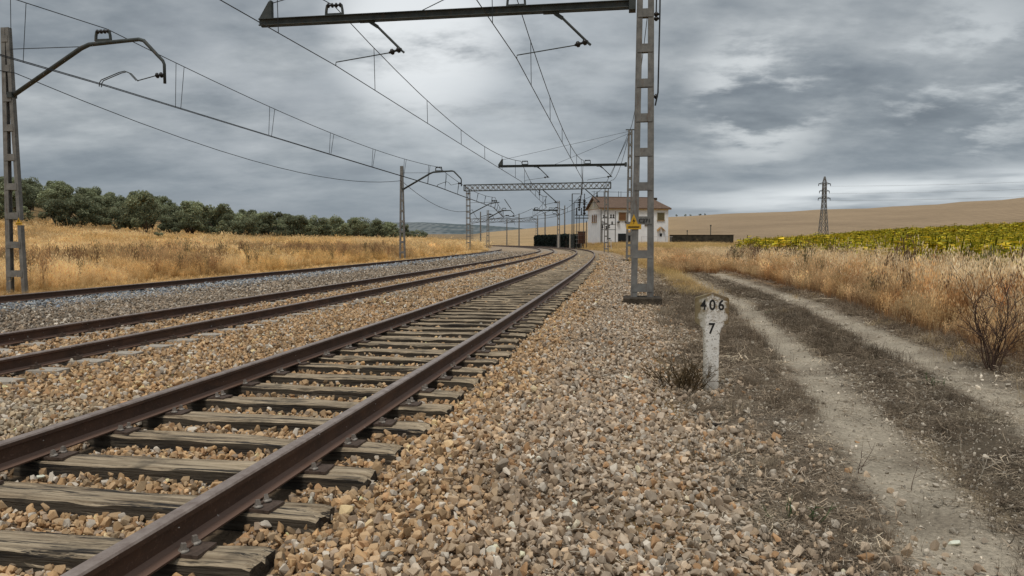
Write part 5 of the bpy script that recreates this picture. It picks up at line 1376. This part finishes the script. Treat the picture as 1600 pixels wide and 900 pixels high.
# ================================================================== WORLD, SUN, CAMERA
SUN_EL, SUN_AZ = 66, 200
def world():
    w = bpy.data.worlds.new('World'); scene.world = w; w.use_nodes = True; nt = w.node_tree; nt.nodes.clear()
    out = nt.nodes.new('ShaderNodeOutputWorld'); bg = nt.nodes.new('ShaderNodeBackground'); bg2 = nt.nodes.new('ShaderNodeBackground'); ad = nt.nodes.new('ShaderNodeAddShader')
    sky = nt.nodes.new('ShaderNodeTexSky'); sky.sky_type = 'NISHITA'; sky.sun_disc = False; sky.sun_elevation = R(SUN_EL); sky.sun_rotation = R(SUN_AZ)
    nt.links.new(sky.outputs[0], bg.inputs[0]); bg.inputs[1].default_value = .006
    tc = nt.nodes.new('ShaderNodeTexCoord'); D = tc.outputs['Generated']
    sep = nt.nodes.new('ShaderNodeSeparateXYZ'); nt.links.new(D, sep.inputs[0]); x, y, z = sep.outputs
    zc = math_n(nt, 'ADD', math_n(nt, 'MAXIMUM', z, 0.), .24)
    cb = nt.nodes.new('ShaderNodeCombineXYZ'); nt.links.new(math_n(nt, 'DIVIDE', x, zc), cb.inputs[0]); nt.links.new(math_n(nt, 'DIVIDE', y, zc), cb.inputs[1])
    P = cb.outputs[0]
    def nz(scale, detail, rough, off, dist=0.):
        mp = nt.nodes.new('ShaderNodeMapping'); mp.inputs['Location'].default_value = off; mp.inputs['Scale'].default_value = (1., 1.35, 1); nt.links.new(P, mp.inputs[0])
        n = nt.nodes.new('ShaderNodeTexNoise'); n.inputs['Scale'].default_value = scale; n.inputs['Detail'].default_value = detail; n.inputs['Roughness'].default_value = rough; n.inputs['Distortion'].default_value = dist
        nt.links.new(mp.outputs[0], n.inputs['Vector']); return n.outputs['Fac']
    f = nz(1.25, 5, .55, (2.3, 6.2, 0), 0.); g = nz(4.2, 5, .6, (9, 4, 0), 0.)
    v = math_n(nt, 'ADD', math_n(nt, 'MULTIPLY', f, .66), math_n(nt, 'MULTIPLY', g, .34))
    # brightness, pale where the cloud is thin
    c = ramp(nt, v, [(.36, (.165, .19, .215)), (.45, (.235, .265, .29)), (.55, (.345, .375, .395)), (.66, (.50, .53, .545))])
    # lower sky is smoother and bluer to the left
    low = mrange(nt, z, .16, .03)
    c = mixc(nt, math_n(nt, 'MULTIPLY', low, .62), c, (.225, .268, .32))
    # thin places where the sun nearly shows
    gg = nz(2.3, 6, .6, (1, 8, 0), .08)
    def glow(dx, dy, dz, size, amt, col, lo=.34, hi=.60):
        nonlocal c
        d = Vector((dx, dy, dz)).normalized(); dt = nt.nodes.new('ShaderNodeVectorMath'); dt.operation = 'DOT_PRODUCT'; nt.links.new(D, dt.inputs[0]); dt.inputs[1].default_value = d
        k = mrange(nt, dt.outputs['Value'], math.cos(R(size)), 1.)
        k = math_n(nt, 'MULTIPLY', k, mrange(nt, gg, lo, hi)); k = math_n(nt, 'MULTIPLY', k, amt)
        c = mixc(nt, k, c, col)
    glow(-.12, 1, .28, 8, 1., (.98, 1., 1.), .26, .52)
    glow(-.05, 1, .26, 15, .55, (.56, .60, .63), .26, .56)
    glow(.335, 1, .20, 6.5, .9, (.66, .69, .70), .46, .62); glow(.61, 1, .215, 7, .8, (.60, .635, .65), .47, .62); glow(-.35, 1, .18, 10, .35, (.5, .53, .56))
    # light band under the cloud edge, low on the right
    az = math_n(nt, 'DIVIDE', x, math_n(nt, 'MAXIMUM', y, .05))
    st = nt.nodes.new('ShaderNodeTexNoise'); st.inputs['Scale'].default_value = 1; st.inputs['Detail'].default_value = 5
    mp = nt.nodes.new('ShaderNodeMapping'); mp.inputs['Scale'].default_value = (5, 5, 42); nt.links.new(D, mp.inputs[0]); nt.links.new(mp.outputs[0], st.inputs['Vector'])
    cen = math_n(nt, 'ADD', math_n(nt, 'MULTIPLY', az, .035), .040)
    dd = math_n(nt, 'ABSOLUTE', math_n(nt, 'SUBTRACT', z, cen))
    band = math_n(nt, 'MULTIPLY', mrange(nt, dd, .030, .004), mrange(nt, az, .10, .42)); band = math_n(nt, 'MULTIPLY', band, mrange(nt, st.outputs['Fac'], .30, .62))
    band = math_n(nt, 'MULTIPLY', band, mrange(nt, y, 0, .2))
    c = mixc(nt, math_n(nt, 'MULTIPLY', band, .85), c, (.80, .84, .86))
    # overcast: the sky overhead is brighter than near the horizon
    k = mrange(nt, z, .33, .8, 1., 1.6); sc = nt.nodes.new('ShaderNodeVectorMath'); sc.operation = 'SCALE'; nt.links.new(c, sc.inputs[0]); nt.links.new(k, sc.inputs['Scale'])
    nt.links.new(sc.outputs[0], bg2.inputs[0]); bg2.inputs[1].default_value = 1.
    nt.links.new(bg.outputs[0], ad.inputs[0]); nt.links.new(bg2.outputs[0], ad.inputs[1]); nt.links.new(ad.outputs[0], out.inputs[0])
world()
sd = bpy.data.lights.new('sun', 'SUN'); sd.energy = 1.75; sd.angle = R(16); sd.color = (1., .96, .9)
so = bpy.data.objects.new('sun', sd); COL.objects.link(so)
dirv = Vector((math.sin(R(SUN_AZ))*math.cos(R(SUN_EL)), math.cos(R(SUN_AZ))*math.cos(R(SUN_EL)), math.sin(R(SUN_EL))))
so.rotation_euler = dirv.to_track_quat('Z', 'Y').to_euler()
cam = bpy.data.cameras.new('camera'); cam.sensor_width = 36; cam.lens = 1148/1600*36; cam.clip_end = 12000; cam.clip_start = .05
co = bpy.data.objects.new('camera', cam); COL.objects.link(co); co.location = (0, 0, H); co.rotation_euler = (R(90-3.688), 0, 0); scene.camera = co
scene.view_settings.view_transform = 'Standard'; scene.view_settings.look = 'None'; scene.view_settings.exposure = 0
scene.render.engine = 'CYCLES'; scene.cycles.max_bounces = 6; scene.cycles.transparent_max_bounces = 4
